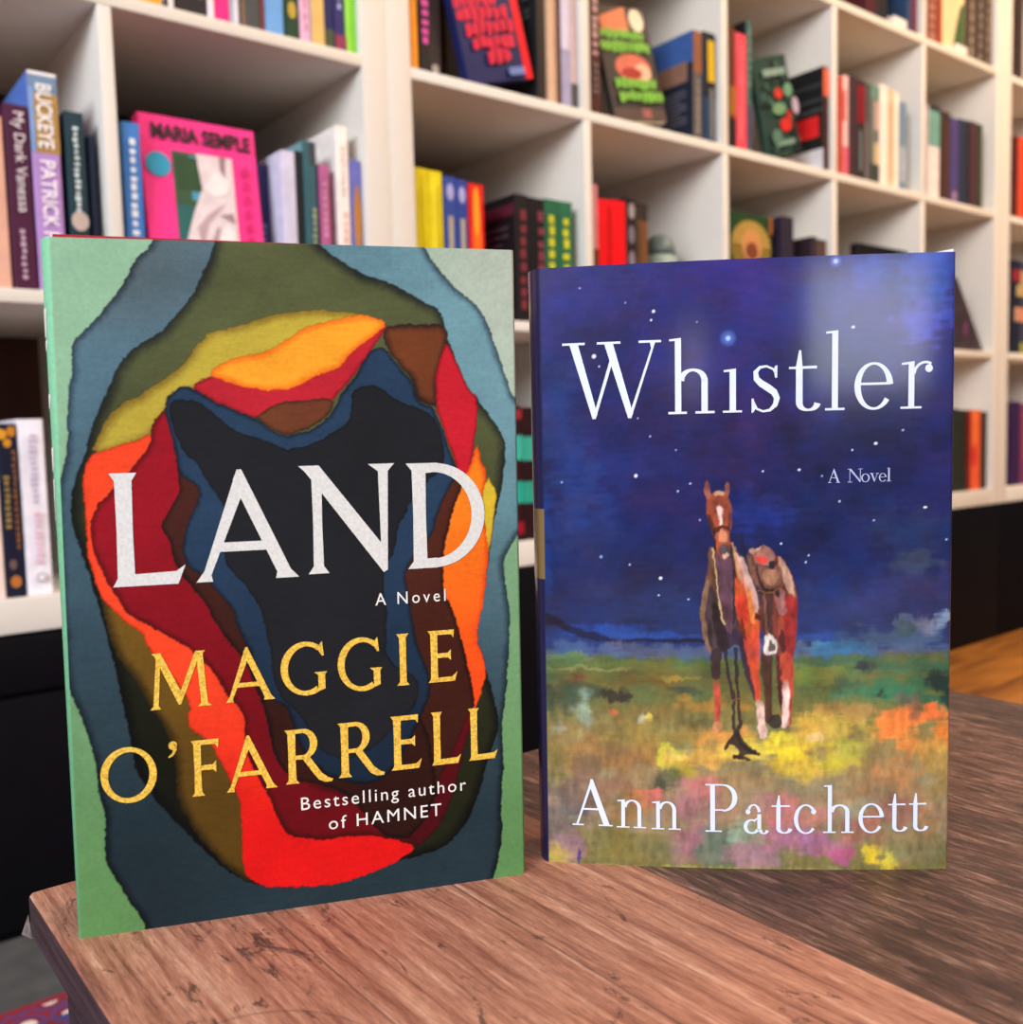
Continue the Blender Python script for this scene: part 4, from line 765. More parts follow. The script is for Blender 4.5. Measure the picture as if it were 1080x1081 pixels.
def jacket_material(rough, coat, grain, spec=0.5):
    m = D.materials.new('printed_jacket')
    m.use_nodes = True
    nt = m.node_tree
    b = nt.nodes['Principled BSDF']
    at = nt.nodes.new('ShaderNodeAttribute')
    at.attribute_name = 'print'
    nt.links.new(at.outputs['Color'], b.inputs['Base Color'])
    b.inputs['Roughness'].default_value = rough
    b.inputs['Specular IOR Level'].default_value = spec
    b.inputs['Coat Weight'].default_value = coat
    b.inputs['Coat Roughness'].default_value = 0.115
    nz = nt.nodes.new('ShaderNodeTexNoise')
    nz.inputs['Scale'].default_value = 420
    nz.inputs['Detail'].default_value = 3
    tc = nt.nodes.new('ShaderNodeTexCoord')
    nt.links.new(tc.outputs['Object'], nz.inputs['Vector'])
    bp = nt.nodes.new('ShaderNodeBump')
    bp.inputs['Strength'].default_value = grain
    bp.inputs['Distance'].default_value = 0.0004
    nt.links.new(nz.outputs['Fac'], bp.inputs['Height'])
    nt.links.new(bp.outputs[0], b.inputs['Normal'])
    return m


def paint_layers(U, V):
    """cut and torn paper rings printed on the jacket; u scaled to equal units with v by the cover aspect"""
    ASP = 0.160 / 0.241
    X = (U * ASP).astype(np.float32)
    Y = V.astype(np.float32)
    grain = fbm(X * 260, Y * 260, 3, 3).astype(np.float32)
    cloud = fbm(X * 14, Y * 18, 5, 4).astype(np.float32)
    weave = fbm(X * 60, Y * 420, 9, 2).astype(np.float32)
    # pale green ground of the jacket
    t = smooth01(V * 1.05)[..., None]
    ground = rgbl((98, 148, 90)) * (1 - t) + rgbl((146, 192, 160)) * t
    tr_ = (smooth01((U - 0.5) * 2) * smooth01((V - 0.55) * 2.6))[..., None]
    ground = ground * (1 - tr_) + rgbl((184, 200, 186)) * tr_
    img = ground.astype(np.float32) * (1 + 0.30 * cloud + 0.22 * grain)[..., None]
    wx = fbm(X * 70, Y * 70, 21, 3).astype(np.float32) * 0.0040 + fbm(X * 230, Y * 230, 25, 2) * 0.0030
    wy = fbm(X * 70, Y * 70, 31, 3).astype(np.float32) * 0.0040 + fbm(X * 230, Y * 230, 35, 2) * 0.0030
    Xw, Yw = X + wx, Y + wy
    for k, (name, dark, light, wid, pts) in enumerate(LAYERS):
        p = np.array(pts, float) / 10000
        p[:, 0] *= ASP
        p = chaikin(p, 1)
        x0, x1, y0, y1 = p[:, 0].min() - 0.01, p[:, 0].max() + 0.01, p[:, 1].min() - 0.01, p[:, 1].max() + 0.01
        i0, i1 = np.searchsorted(Y[:, 0], [y0, y1])
        j0, j1 = np.searchsorted(X[0], [x0, x1])
        sl = (slice(max(i0 - 1, 0), i1 + 1), slice(max(j0 - 1, 0), j1 + 1))
        d = sdist(Xw[sl], Yw[sl], p)
        al = np.clip(d / 0.0016 + 0.5, 0, 1)
        wd = wid / 10000 * 2.2
        f = smooth01(d / wd + 0.35 * cloud[sl])[..., None]
        c = rgbl(dark) * (1 - f) + rgbl(light) * f
        # the lower part of the picture is inked darker
        up_ = smooth01((V[sl] - 0.06) * 1.3)[..., None]
        if name == 'slate':
            c = c * (0.20 + 0.82 * up_)
            q = (smooth01((0.4 - U[sl]) * 4) * smooth01((0.85 - V[sl]) * 4))[..., None]
            c = c * (1 - 0.30 * q)
        elif name == 'olive':
            c = c * (0.16 + 0.86 * smooth01((V[sl] - 0.18) * 1.5)[..., None])
            q = (smooth01((0.45 - U[sl]) * 4) * smooth01((0.86 - V[sl]) * 4))[..., None]
            c = c * (1 - 0.62 * q)
        elif name == 'navy':
            c = c * (0.42 + 0.60 * smooth01((V[sl] - 0.18) * 2.2)[..., None])
        elif name not in ('orange', 'black', 'red', 'yellow'):
            c = c * (0.36 + 0.58 * up_)
        if name == 'slate':
            q = (smooth01((U[sl] - 0.35) * 2.0) * smooth01((V[sl] - 0.25) * 2.5))[..., None]
            c = c * (1 - q) + c * np.array([1.75, 1.75, 1.55], np.float32) * q
            q = (smooth01((0.5 - U[sl]) * 3) * smooth01((V[sl] - 0.80) * 6))[..., None]
            c = c * (1 - q) + c * np.array([1.0, 0.72, 0.62], np.float32) * q
        if name == 'orange' and k > 10:
            g = smooth01((0.42 - V[sl]) * 3.2)[..., None]
            c = c * (1 - g) + rgbl((226, 22, 22)) * g
        if name == 'orange' and k < 11:
            g = smooth01((0.72 - V[sl]) * 2.2)[..., None] * (np.array(U[sl] > 0.6, float)[..., None])
            c = c * (1 - g) + rgbl((252, 78, 26)) * g
        amp = 0.10 if name == 'black' else 0.22
        c = c * (1 + amp * grain[sl] + 0.16 * weave[sl] + 0.34 * cloud[sl])[..., None]
        # dark cut line around the torn edge
        edge = np.clip(1 - np.abs(d) / 0.0018, 0, 1) * 0.28
        over(img, sl, c, al)
        over(img, sl, rgbl((14, 15, 18)), np.where(d > -0.0012, edge, 0))
    return np.clip(img * np.array([0.82, 0.79, 0.77], np.float32), 0.002, 0.95)


def blobs(img, rows, X, Y, ASP, seed, soft=0.55):
    n1 = fbm(X * 40, Y * 40, seed, 3)
    n2 = fbm(X * 22, Y * 150, seed + 7, 3)
    X0_, Y0_ = X, Y
    Xd = X + 0.011 * fbm(X * 55, Y * 55, seed + 11, 3) + 0.004 * fbm(X * 200, Y * 120, seed + 13, 2)
    Yd = Y + 0.013 * fbm(X * 70, Y * 50, seed + 17, 3) + 0.007 * fbm(X * 220, Y * 60, seed + 19, 2)
    for k, (u, v, ru, rv, c, a) in enumerate(rows):
        sx, sy = ru * ASP, rv
        cx, cy = u * ASP, v
        m = 1.6
        i0, i1 = np.searchsorted(Y[:, 0], [cy - sy * m, cy + sy * m])
        j0, j1 = np.searchsorted(X[0], [cx - sx * m, cx + sx * m])
        if i1 <= i0 or j1 <= j0: continue
        sl = (slice(i0, i1), slice(j0, j1))
        r = np.sqrt(((Xd[sl] - cx) / sx) ** 2 + ((Yd[sl] - cy) / sy) ** 2)
        r = r + 1.3 * n1[sl] + 0.7 * n2[sl]
        al = a * smooth01((1.25 - r) / soft)
        over(img, sl, rgbl(c), al)


def paint_night(U, V):
    """night sky over a meadow with a saddled horse"""
    ASP = 0.1525 / 0.2345
    X = (U * ASP).astype(np.float32)
    Y = V.astype(np.float32)
    hz = 0.372
    stops = [(1.0, (46, 44, 142)), (0.85, (40, 40, 124)), (0.66, (33, 37, 108)), (0.5, (26, 40, 100)), (0.42, (24, 48, 112)), (hz, (30, 66, 140))]
    img = np.zeros(U.shape + (3,), np.float32)
    for ch in range(3):
        img[..., ch] = np.interp(V, [s[0] for s in stops[::-1]], [rgbl(s[1])[ch] for s in stops[::-1]])
    gstops = [(0.0, (118, 112, 62)), (0.1, (144, 122, 98)), (0.2, (140, 124, 78)), (0.28, (110, 110, 58)), (0.36, (92, 106, 62)), (0.375, (70, 96, 120))]
    gimg = np.zeros_like(img)
    for ch in range(3):
        gimg[..., ch] = np.interp(V, [s[0] for s in gstops], [rgbl(s[1])[ch] for s in gstops])
    gm = smooth01((hz - V + 0.01 * fbm(X * 30, Y * 30, 90, 2)) / 0.008)[..., None]
    blobs(img, SKY, X, Y, ASP, 41, 0.95)
    img = img * np.array([0.98, 0.86, 0.74], np.float32)
    img = img * (1 - gm) + gimg * gm
    for pts, c in zip(HILLS, ((10, 20, 46), (24, 46, 84))):
        p = np.array(pts, float) / 10000
        p[:, 0] *= ASP
        d = sdist(X + 0.004 * fbm(X * 60, Y * 60, 61, 2), Y + 0.006 * fbm(X * 60, Y * 90, 63, 2), p)
        over(img, (slice(None), slice(None)), rgbl(c), np.clip(d / 0.004 + 0.5, 0, 1) * 0.85)
    blobs(img, GROUND, X, Y, ASP, 51, 0.8)
    # brush marks: sideways in the sky, upright tufts in the meadow
    b1 = fbm(X * 45, Y * 170, 71, 4)
    b2 = fbm(X * 130, Y * 55, 77, 4)
    b3 = fbm(X * 18, Y * 18, 79, 4)
    canvas = fbm(X * 240, Y * 240, 83, 2)
    wg = smooth01((0.33 - V) * 14)
    sky_t = 0.80 + 0.30 * b1 + 0.8 * b3 + 0.15 * canvas
    gr_t = 1.0 + 0.70 * b2 + 0.25 * b1 + 0.5 * b3 + 0.15 * canvas
    img *= (sky_t * (1 - wg) + gr_t * wg)[..., None]
    hue = fbm(X * 26, Y * 34, 87, 3)
    img[..., 0] *= 1 + (1.1 - 0.6 * wg) * hue
    img[..., 2] *= 1 - 0.35 * hue
    blobs(img, STARS, X, Y, ASP, 95, 0.7) if False else None
    for u, v, ru, rv, c, a in STARS:
        if a <= 0: continue
        cx, cy, sx, sy = u * ASP, v, max(ru * ASP, 0.0010), max(rv, 0.0010)
        r = np.sqrt(((X - cx) / sx) ** 2 + ((Y - cy) / sy) ** 2)
        over(img, (slice(None), slice(None)), rgbl(c), a * smooth01((1.5 - r) / 1.0))
    # the horse
    wx = 0.0040 * fbm(X * 90, Y * 60, 101, 3) + 0.0036 * fbm(X * 260, Y * 120, 102, 2)
    wy = 0.0040 * fbm(X * 90, Y * 60, 103, 3) + 0.0040 * fbm(X * 240, Y * 90, 104, 2)
    tone = 0.92 + 1.0 * fbm(X * 130, Y * 70, 107, 3) + 0.7 * fbm(X * 45, Y * 40, 109, 2)
    fullp = np.concatenate([np.array(h[2], float) for h in HORSE]) / 10000
    i0, i1 = np.searchsorted(Y[:, 0], [fullp[:, 1].min() - 0.02, fullp[:, 1].max() + 0.02])
    j0, j1 = np.searchsorted(X[0], [fullp[:, 0].min() * ASP - 0.02, fullp[:, 0].max() * ASP + 0.02])
    sl = (slice(i0, i1), slice(j0, j1))
    Xs, Ys = (X + wx)[sl], (Y + wy)[sl]
    # ground the hooves stand on
    for name, c, pts in HORSE:
        p = np.array(pts, float) / 10000
        p[:, 0] *= ASP
        d = sdist(Xs, Ys, chaikin(p, 2))
        al = np.clip(d / 0.0026 + 0.5, 0, 1) * 0.94
        if name in ('hlegwhite', 'rlegwhite', 'llegred', 'lhoof', 'shoulderred', 'seatred'):
            al = al * smooth01((p[:, 1].max() - Ys) / (0.35 * np.ptp(p[:, 1])) + 0.15)
        over(img, sl, rgbl(c) * tone[sl][..., None], al)
    for c, wpx, pts in REINS:
        p = np.array(pts, float) / 10000
        p[:, 0] *= ASP
        best = np.full(Xs.shape, 1e9)
        for i in range(len(p) - 1):
            e = p[i + 1] - p[i]
            t = np.clip(((Xs - p[i, 0]) * e[0] + (Ys - p[i, 1]) * e[1]) / (e @ e), 0, 1)
            best = np.minimum(best, np.hypot(Xs - p[i, 0] - t * e[0], Ys - p[i, 1] - t * e[1]))
        hw = wpx * 1.5 / 3.375 / 635 / 2
        over(img, sl, rgbl(c), np.clip((hw - best) / 0.0016 + 0.5, 0, 1) * 0.9)
    return np.clip(img, 0.001, 0.95)


PAGES = mat((232, 222, 202), 0.8, 0.05, 300)
SILVER = mat((208, 208, 205), 0.5, 0.10, 900)
GOLD = mat((226, 180, 70), 0.42, 0.38, 1100)
OFFWHITE = mat((232, 228, 224), 0.5, 0.03, 300)
PALEBLUE = mat((214, 222, 246), 0.42, 0.02, 200)

green = Novel([(-0.708, -0.8636, TZ), (-0.56, -0.9266, TZ), (-0.5569, -0.9252, 0.6378), (-0.7035, -0.8628, 0.6384)], 0.032, 0.0021, 0.0052, 0.0004,
              'hardcover_novel', 'hardback novel with torn paper rings on a pale green cover, standing on the table')
green.DW, green.DH = 0.160, 0.241


def spine_green(PH, V):
    X, Y = PH * 0.02, V
    t = smooth01(V * 1.05)[..., None]
    c = rgbl((90, 146, 104)) * (1 - t) + rgbl((132, 194, 154)) * t
    return c * (1 + 0.25 * fbm(X * 200, Y * 200, 7, 3))[..., None]


green.jacket(paint_layers, 440, 660, jacket_material(0.62, 0.0, 0.25, 0.10), spine_green)
green.inside(mat((168, 30, 48), 0.7, 0.1, 300), PAGES, 0.0012)
green.lettering('title_lettering', TEXTS['LAND'], roman, SILVER, 'silvery white capital lettering of the title')
green.lettering('author_lettering', TEXTS['MAGGIE'] + TEXTS['OF'], roman, GOLD, 'gold foil capital lettering')
for nm, w_, sp_ in (('subtitle_lettering', SMALL[0], 1.35), ('tagline_lettering', SMALL[1], 1.22), ('tagline_lettering', SMALL[2], 1.22)):
    green.sans(nm, w_[0], w_[1], w_[2], w_[3], w_[4], OFFWHITE, sp_)
# slivers of the spine title that show on the round of the spine
Vv, Ff = [], []
for v0, v1, q0, q1 in ((0.905, 0.865, 0.50, 0.95), (0.86, 0.845, 0.55, 0.95), (0.785, 0.765, 0.50, 0.95), (0.71, 0.675, 0.50, 0.95), (0.665, 0.60, 0.60, 1.0)):
    k = len(Vv)
    for ph, v in ((q0, v0), (q1, v0), (q1, v1), (q0 + 0.2, v1)):
        Vv.append(green.side(ph, v, 0.0002))
    Ff.append((k, k + 1, k + 2, k + 3))
mesh('spine_lettering', Vv, Ff, OFFWHITE, green.root)

night = Novel([(-0.5453, -0.9249, TZ), (-0.4343, -1.031, TZ), (-0.4354, -1.0324, 0.6313), (-0.5448, -0.9278, 0.6316)], 0.027, 0.0044, 0.0061, 0.0034,
              'hardcover_novel', 'glossy hardback novel with a saddled horse under a blue night sky, standing on the table')
night.DW, night.DH = 0.1525, 0.2345


def spine_night(PH, V):
    c = np.broadcast_to(rgbl((26, 26, 66)), PH.shape + (3,)).copy()
    c *= (1 + 0.15 * fbm(PH * 9, V * 60, 15, 2))[..., None]
    g = ((V > 0.490) & (V < 0.608) & (PH > 0.05))
    c[g] = rgbl((122, 100, 62))
    return c


night.jacket(paint_night, 440, 680, jacket_material(0.42, 0.75, 0.16, 0.15), spine_night)
night.inside(mat((30, 30, 60), 0.6, 0.1, 200), PAGES, -0.001)
night.lettering('title_lettering', TEXTS['Whistler'], scotch, PALEBLUE, 'pale blue white serif lettering of the title', 0.0003)
night.lettering('subtitle_lettering', TEXTS['Novel2'], scotch, mat((178, 186, 222), 0.45, 0.02, 200), None, 0.0003)
night.lettering('author_lettering', TEXTS['Ann'] + TEXTS['Patchett'], scotch, PALEBLUE, None, 0.0003)
# white paper edge of the flap peeping over the top corner
e0, e1 = night.front(0.955, 1.0, -0.0009), night.front(1.0, 1.0, -0.0009)
mesh('jacket_flap', [e0 - Vector((0, 0, 0.01)), e1 - Vector((0, 0, 0.01)), e1 + Vector((0, 0, 0.0012)), e0 + Vector((0, 0, 0.0001)),
                     e0 - Vector((0, 0, 0.01)) + night.n * 0.0003, e1 - Vector((0, 0, 0.01)) + night.n * 0.0003, e1 + Vector((0, 0, 0.0012)) + night.n * 0.0003, e0 + Vector((0, 0, 0.0001)) + night.n * 0.0003],
     [(0, 1, 2, 3), (5, 4, 7, 6), (3, 2, 6, 7), (1, 5, 6, 2)], OFFWHITE, night.root)

# ------------------------------------------------------------------ books in the cubes
FLOOR = {1: 0.3965, 2: 0.7475, 3: 1.0985, 4: 1.4495}


def book(label, w, h, dep, rgb, group, spine=(), front=(), back=(), loc=(0, 0, 0), rot=None, back_rgb=None, soft=False):
    """local frame: spine on y=0 facing -y, thickness along x, front cover on the high-x side"""
    t = empty('book', loc)
    tag(t, label, 'book', group)
    b = 0.0012 if soft else 0.0026
    r = min(0.0018, w * 0.2)
    prof = [(0, dep), (0, r), (r * 0.3, r * 0.3), (r, 0), (w - r, 0), (w - r * 0.3, r * 0.3), (w, r), (w, dep), (w - b, dep), (w - b, b), (b, b), (b, dep)]
    n = len(prof)
    V = [(x, y, 0) for x, y in prof] + [(x, y, h) for x, y in prof]
    F = [(i, (i + 1) % n, n + (i + 1) % n, n + i) for i in range(n)]
    F += [(0, 11, 10, 1), (1, 10, 2), (2, 10, 3), (3, 10, 9, 4), (4, 9, 5), (5, 9, 6), (6, 9, 8, 7)]
    F += [tuple(n + i for i in f[::-1]) for f in [(0, 11, 10, 1), (1, 10, 2), (2, 10, 3), (3, 10, 9, 4), (4, 9, 5), (5, 9, 6), (6, 9, 8, 7)]]
    cm = mat(rgb, 0.5, 0.10, 45, spec=0.18)
    mats, fm = [cm], None
    if back_rgb:
        mats = [cm, mat(back_rgb, 0.5, 0.10, 45, spec=0.18)]
        fm = [1 if i in (0, 7) else 0 for i in range(len(F))]
    mesh('cover', V, F, mats, t, fm)
    g = 0.0 if soft else 0.003
    v, f = box_geo(b, w - b, b, dep - g, g, h - g)
    mesh('page_block', v, f, PAGES, t)

    def face_pt(face, a, z, off):
        if face == 'spine': return (a * w, -off, z * h)
        if face == 'front': return (w + off, a * dep, z * h)
        return (-off, (1 - a) * dep, z * h)

    for face, rows in (('spine', spine), ('front', front), ('back', back)):
        shapes = [q for q in rows if q[0] != 'T']
        if shapes:
            V, F, FM, ms = [], [], [], []
            for q in shapes:
                c = mat(q[-1], 0.5, 0.10, 45, spec=0.18)
                if c not in ms: ms.append(c)
                k = len(V)
                if q[0] == 'r':
                    pts = [(q[1], q[3]), (q[2], q[3]), (q[2], q[4]), (q[1], q[4])]
                elif q[0] == 'o':
                    pts = [(q[1] + q[3] * math.cos(i * math.pi / 9), q[2] + q[4] * math.sin(i * math.pi / 9)) for i in range(18)]
                else:
                    pts = q[1]
                off = 0.0003 + 0.00015 * len(FM)
                V += [face_pt(face, a, z, off) for a, z in pts]
                F.append(tuple(range(k, k + len(pts))))
                FM.append(ms.index(c))
            mesh({'spine': 'spine_marking', 'front': 'cover_picture', 'back': 'back_text'}[face], V, F, ms, t, FM)
        for q in rows:
            if q[0] != 'T': continue
            _, word, a0, a1, z0, z1, vertical, c = q
            vs, fs = text_polys(word, 'LEFT', 1.0, 0.035 if 'MARIA' in word else (0.02 if 'Dark' not in word else 0.0))
            xa, xb = min(p[0] for p in vs), max(p[0] for p in vs)
            ya, yb = min(p[1] for p in vs), max(p[1] for p in vs)
            V = []
            for x, y in vs:
                s_, u_ = (x - xa) / (xb - xa), (y - ya) / (yb - ya)
                if vertical:
                    V.append(face_pt(face, a0 + (a1 - a0) * u_, z1 + (z0 - z1) * s_, 0.0022))
                else:
                    V.append(face_pt(face, a0 + (a1 - a0) * s_, z0 + (z1 - z0) * u_, 0.0022))
            mesh('spine_lettering' if face == 'spine' else 'cover_lettering', V, fs, mat(c, 0.5, 0.02, 45), t)
    if rot:
        t.rotation_euler = rot
    return t


def marks(c, n=9, a0=0.3, a1=0.7, z0=0.2, z1=0.85, seed=1):
    """unreadable small print: a run of short ticks"""
    r = random.Random(seed)
    out = []
    st = (z1 - z0) / n
    for i in range(n):
        z = z0 + i * st
        out.append(('r', a0 + r.random() * 0.08, a1 - r.random() * 0.08, z, z + st * (0.5 + 0.3 * r.random()), c))
    return out


def band(z0, z1, c, a0=0.0, a1=1.0):
    return ('r', a0, a1, z0, z1, c)


def para(c, z0, z1, n, a0=0.12, a1=0.88):
    return [('r', a0, a1 - 0.1 * (i % 3 == 2), z0 + (z1 - z0) * i / n, z0 + (z1 - z0) * (i + 0.45) / n, c) for i in range(n)]


def words(c, lines, seed):
    """rows of unreadable hand-drawn capitals"""
    r = random.Random(seed)
    out = []
    for a0, a1, z0, z1 in lines:
        n = max(3, int((a1 - a0) / 0.10))
        st = (a1 - a0) / n
        for i in range(n):
            x = a0 + i * st
            j = lambda: (r.random() - 0.5) * 0.035
            k = r.random() * 0.35
            out.append(('p', [(x + 0.006, z0 + j()), (x + st * (0.95 - k), z0 + j()), (x + st * 1.0, (z0 + z1) / 2 + j()), (x + st * (0.85 + 0.2 * r.random()), z1 + j()), (x + 0.01, z1 + j()), (x + st * k * 0.6, (z0 + z1) / 2)], c))
    return out


def speckle(cols, n, a0, a1, z0, z1, seed, ra=0.07, rz=0.04):
    r = random.Random(seed)
    return [('o', a0 + (a1 - a0) * r.random(), z0 + (z1 - z0) * r.random(), ra * (0.4 + r.random()), rz * (0.4 + r.random()), r.choice(cols)) for _ in range(n)]


def row(level, group, items):
    for it in items:
        x, w, h, rgb, label = it[:5]
        kw = it[5] if len(it) > 5 else {}
        dep = kw.pop('dep', 0.14)
        y = kw.pop('y', 0.012)
        book(label, w - 0.0006, h, dep, rgb, group, loc=(x + 0.0003, y, FLOOR[level]), **kw)


row(2, 'books beside the tall lilac spine', [
    (-0.5580, 0.0205, 0.190, (222, 170, 150), 'salmon pink book next to the dark plum spine'),
    (-0.5360, 0.0260, 0.206, (74, 28, 58), 'dark plum book with white script down the spine',
     dict(spine=[('T', 'My Dark Vanessa', 0.22, 0.80, 0.42, 0.96, True, (236, 226, 232))] + marks((190, 160, 180), 8, 0.35, 0.62, 0.06, 0.34, 3))),
    (-0.5090, 0.0310, 0.247, (178, 140, 204), 'tall lilac book with blue and tan top and white block letters',
     dict(dep=0.17, back_rgb=(84, 118, 196), spine=[band(0.905, 0.985, (112, 140, 170)), band(0.635, 0.905, (176, 138, 74)), band(0.985, 1.0, (238, 236, 240)), ('r', 0.0, 0.16, 0.635, 0.93, (120, 160, 214)),
                                ('T', 'BUCKEYE', 0.24, 0.80, 0.655, 0.945, True, (244, 240, 240)), ('T', 'PATRICK RYAN', 0.24, 0.80, 0.08, 0.60, True, (246, 236, 248))])),
    (-0.4720, 0.0220, 0.209, (30, 56, 66), 'dark green book with pale lettering and a faded flower on its spine',
     dict(spine=marks((206, 222, 224), 15, 0.34, 0.66, 0.45, 0.93, 5) + [('o', 0.5, 0.40, 0.45, 0.055, (190, 172, 164))] + marks((190, 204, 206), 8, 0.34, 0.66, 0.05, 0.32, 6))),
    (-0.4460, 0.0090, 0.186, (28, 40, 66), 'thin navy book squeezed against the cube wall', dict(y=0.02)),
])
row(2, 'books in the cube of the pink cover', [
    (-0.4080, 0.0225, 0.208, (66, 128, 206), 'bright blue book with white script beside the pink cover', dict(spine=marks((226, 236, 250), 16, 0.3, 0.68, 0.1, 0.92, 8))),
    (-0.2235, 0.0215, 0.195, (44, 40, 88), 'deep navy book standing just after the pink cover', dict(y=0.052, spine=marks((110, 100, 150), 12, 0.3, 0.75, 0.1, 0.6, 9))),
    (-0.2020, 0.0205, 0.206, (206, 204, 228), 'pale lilac white book with an orange emblem low on its spine', dict(spine=[band(0.0, 0.36, (140, 150, 196)), ('o', 0.55, 0.30, 0.28, 0.035, (208, 128, 108))])),
    (-0.1813, 0.0105, 0.208, (24, 30, 34), 'thin black book beside the pale lilac one'),
    (-0.1705, 0.0200, 0.223, (54, 94, 106), 'tall teal book with mustard small print', dict(back_rgb=(120, 160, 166), spine=[band(0.86, 1.0, (60, 66, 70), 0.5, 1.0)] + marks((160, 170, 130), 14, 0.5, 0.85, 0.08, 0.62, 10) + [band(0.0, 0.3, (36, 54, 64), 0.0, 0.45)])),
    (-0.1470, 0.0160, 0.196, (176, 94, 142), 'mauve pink book of middle height', dict(spine=marks((210, 150, 180), 8, 0.3, 0.7, 0.5, 0.9, 11))),
    (-0.1195, 0.0192, 0.252, (246, 236, 230), 'tallest white book in the cube, with faint pink print', dict(dep=0.16, spine=marks((206, 190, 180), 9, 0.35, 0.7, 0.62, 0.9, 12) + marks((226, 170, 160), 10, 0.35, 0.7, 0.1, 0.55, 13))),
    (-0.0985, 0.0170, 0.209, (112, 112, 186), 'blue violet book with a tan oval on the spine', dict(spine=[('o', 0.55, 0.60, 0.34, 0.24, (196, 132, 46))])),
])
# the pink book faces out, leaning back a little
pk = book('hot pink book facing out with a draped white statue on its cover', 0.022, 0.231, 0.152, (246, 52, 140), 'books in the cube of the pink cover',
          back_rgb=(150, 16, 62),
          front=[('r', 0.255, 0.775, 0.02, 0.815, (52, 84, 60)), ('r', 0.40, 0.60, 0.55, 0.80, (70, 150, 180)), ('r', 0.28, 0.50, 0.60, 0.79, (44, 74, 46)), ('r', 0.26, 0.42, 0.05, 0.22, (88, 146, 58)), ('r', 0.26, 0.40, 0.3, 0.52, (38, 96, 96)),
                 ('p', [(0.46, 0.815), (0.775, 0.815), (0.775, 0.02), (0.37, 0.02), (0.31, 0.16), (0.33, 0.34), (0.40, 0.48), (0.49, 0.62)], (220, 206, 210)),
                 ('p', [(0.66, 0.815), (0.72, 0.815), (0.70, 0.70), (0.66, 0.74)], (150, 120, 128)), ('p', [(0.42, 0.40), (0.52, 0.48), (0.70, 0.56), (0.52, 0.42), (0.45, 0.28)], (186, 158, 168)), ('p', [(0.46, 0.20), (0.58, 0.40), (0.62, 0.42), (0.55, 0.22), (0.54, 0.02), (0.49, 0.02)], (176, 148, 158)),
                 ('p', [(0.62, 0.48), (0.74, 0.50), (0.76, 0.44), (0.68, 0.46)], (160, 130, 140)), ('p', [(0.60, 0.02), (0.61, 0.36), (0.68, 0.44), (0.74, 0.40), (0.71, 0.02)], (238, 228, 230)), ('p', [(0.50, 0.62), (0.60, 0.72), (0.74, 0.68), (0.70, 0.60), (0.58, 0.58)], (234, 222, 224)),
                 ('o', 0.135, 0.725, 0.105, 0.068, (46, 150, 186)), ('T', 'MARIA SEMPLE', 0.10, 0.955, 0.865, 0.955, False, (34, 14, 26))]
          + [('r', 0.86, 0.91, 0.08 + 0.08 * i, 0.135 + 0.08 * i, (206, 30, 110)) for i in range(9)],
          loc=(-0.3795, 0.034, FLOOR[2]), rot=(math.radians(-6.0), 0, math.radians(-90)))
pk.rotation_euler = (Matrix.Rotation(math.radians(-7.0), 3, 'X') @ Matrix.Rotation(math.radians(-90), 3, 'Z')).to_euler()

row(3, 'books in the cube above the pink cover', [
    (-0.3780, 0.0275, 0.22, (238, 160, 44), 'orange book in the cube above the pink cover'),
    (-0.3500, 0.0150, 0.21, (226, 222, 226), 'narrow white book between orange and black spines', dict(spine=[band(0.0, 0.5, (52, 48, 52), 0.0, 0.45)])),
    (-0.3340, 0.0400, 0.23, (40, 36, 40), 'thick black book with grey small print above the pink cover', dict(spine=para((110, 100, 100), 0.1, 0.5, 8))),
    (-0.2930, 0.0095, 0.20, (242, 222, 236), 'slim off-white book against the bright pink spine'),
    (-0.2830, 0.0188, 0.22, (240, 44, 130), 'bright pink spine in the cube above the pink cover'),
    (-0.2640, 0.0138, 0.21, (176, 176, 196), 'grey lilac book after the bright pink spine', dict(spine=[band(0.0, 1.0, (226, 226, 232), 0.4, 0.75)])),
    (-0.2485, 0.0262, 0.23, (74, 76, 78), 'charcoal book with a pale dot on the spine', dict(spine=[('o', 0.5, 0.47, 0.35, 0.05, (196, 200, 200)), band(0.0, 1.0, (140, 104, 84), 0.0, 0.16)])),
    (-0.2220, 0.0062, 0.21, (122, 62, 60), 'very thin brick red book beside the sky blue spine'),
    (-0.2155, 0.0265, 0.22, (110, 164, 222), 'sky blue spine with a small white mark', dict(spine=[('o', 0.5, 0.30, 0.25, 0.035, (216, 230, 244))])),
    (-0.1875, 0.0205, 0.22, (34, 66, 44), 'bottle green book with yellow ornaments', dict(spine=[('o', 0.5, 0.36, 0.3, 0.07, (190, 160, 60)), ('o', 0.5, 0.18, 0.3, 0.05, (190, 160, 60))])),
    (-0.1665, 0.0160, 0.21, (230, 178, 206), 'pink lilac book beside the bottle green one', dict(spine=marks((196, 130, 160), 10, 0.4, 0.7, 0.08, 0.8, 15))),
    (-0.1500, 0.0200, 0.22, (150, 182, 226), 'pale blue book with a sandy lower end', dict(spine=[band(0.0, 0.36, (222, 184, 110)), band(0.36, 1.0, (190, 206, 236), 0.4, 0.7)])),
    (-0.1298, 0.0143, 0.23, (34, 38, 92), 'navy book after the pale blue one', dict(spine=[band(0.0, 0.12, (70, 80, 60))])),
    (-0.1150, 0.0172, 0.23, (48, 44, 104), 'indigo book with white lettering beside the lime spine', dict(spine=marks((170, 170, 210), 10, 0.35, 0.7, 0.25, 0.8, 16) + [band(0.0, 0.1, (140, 54, 84))])),
    (-0.0975, 0.0168, 0.22, (132, 214, 52), 'lime green book at the end of the cube', dict(spine=[band(0, 1, (172, 230, 96), 0.05, 0.35)])),
])
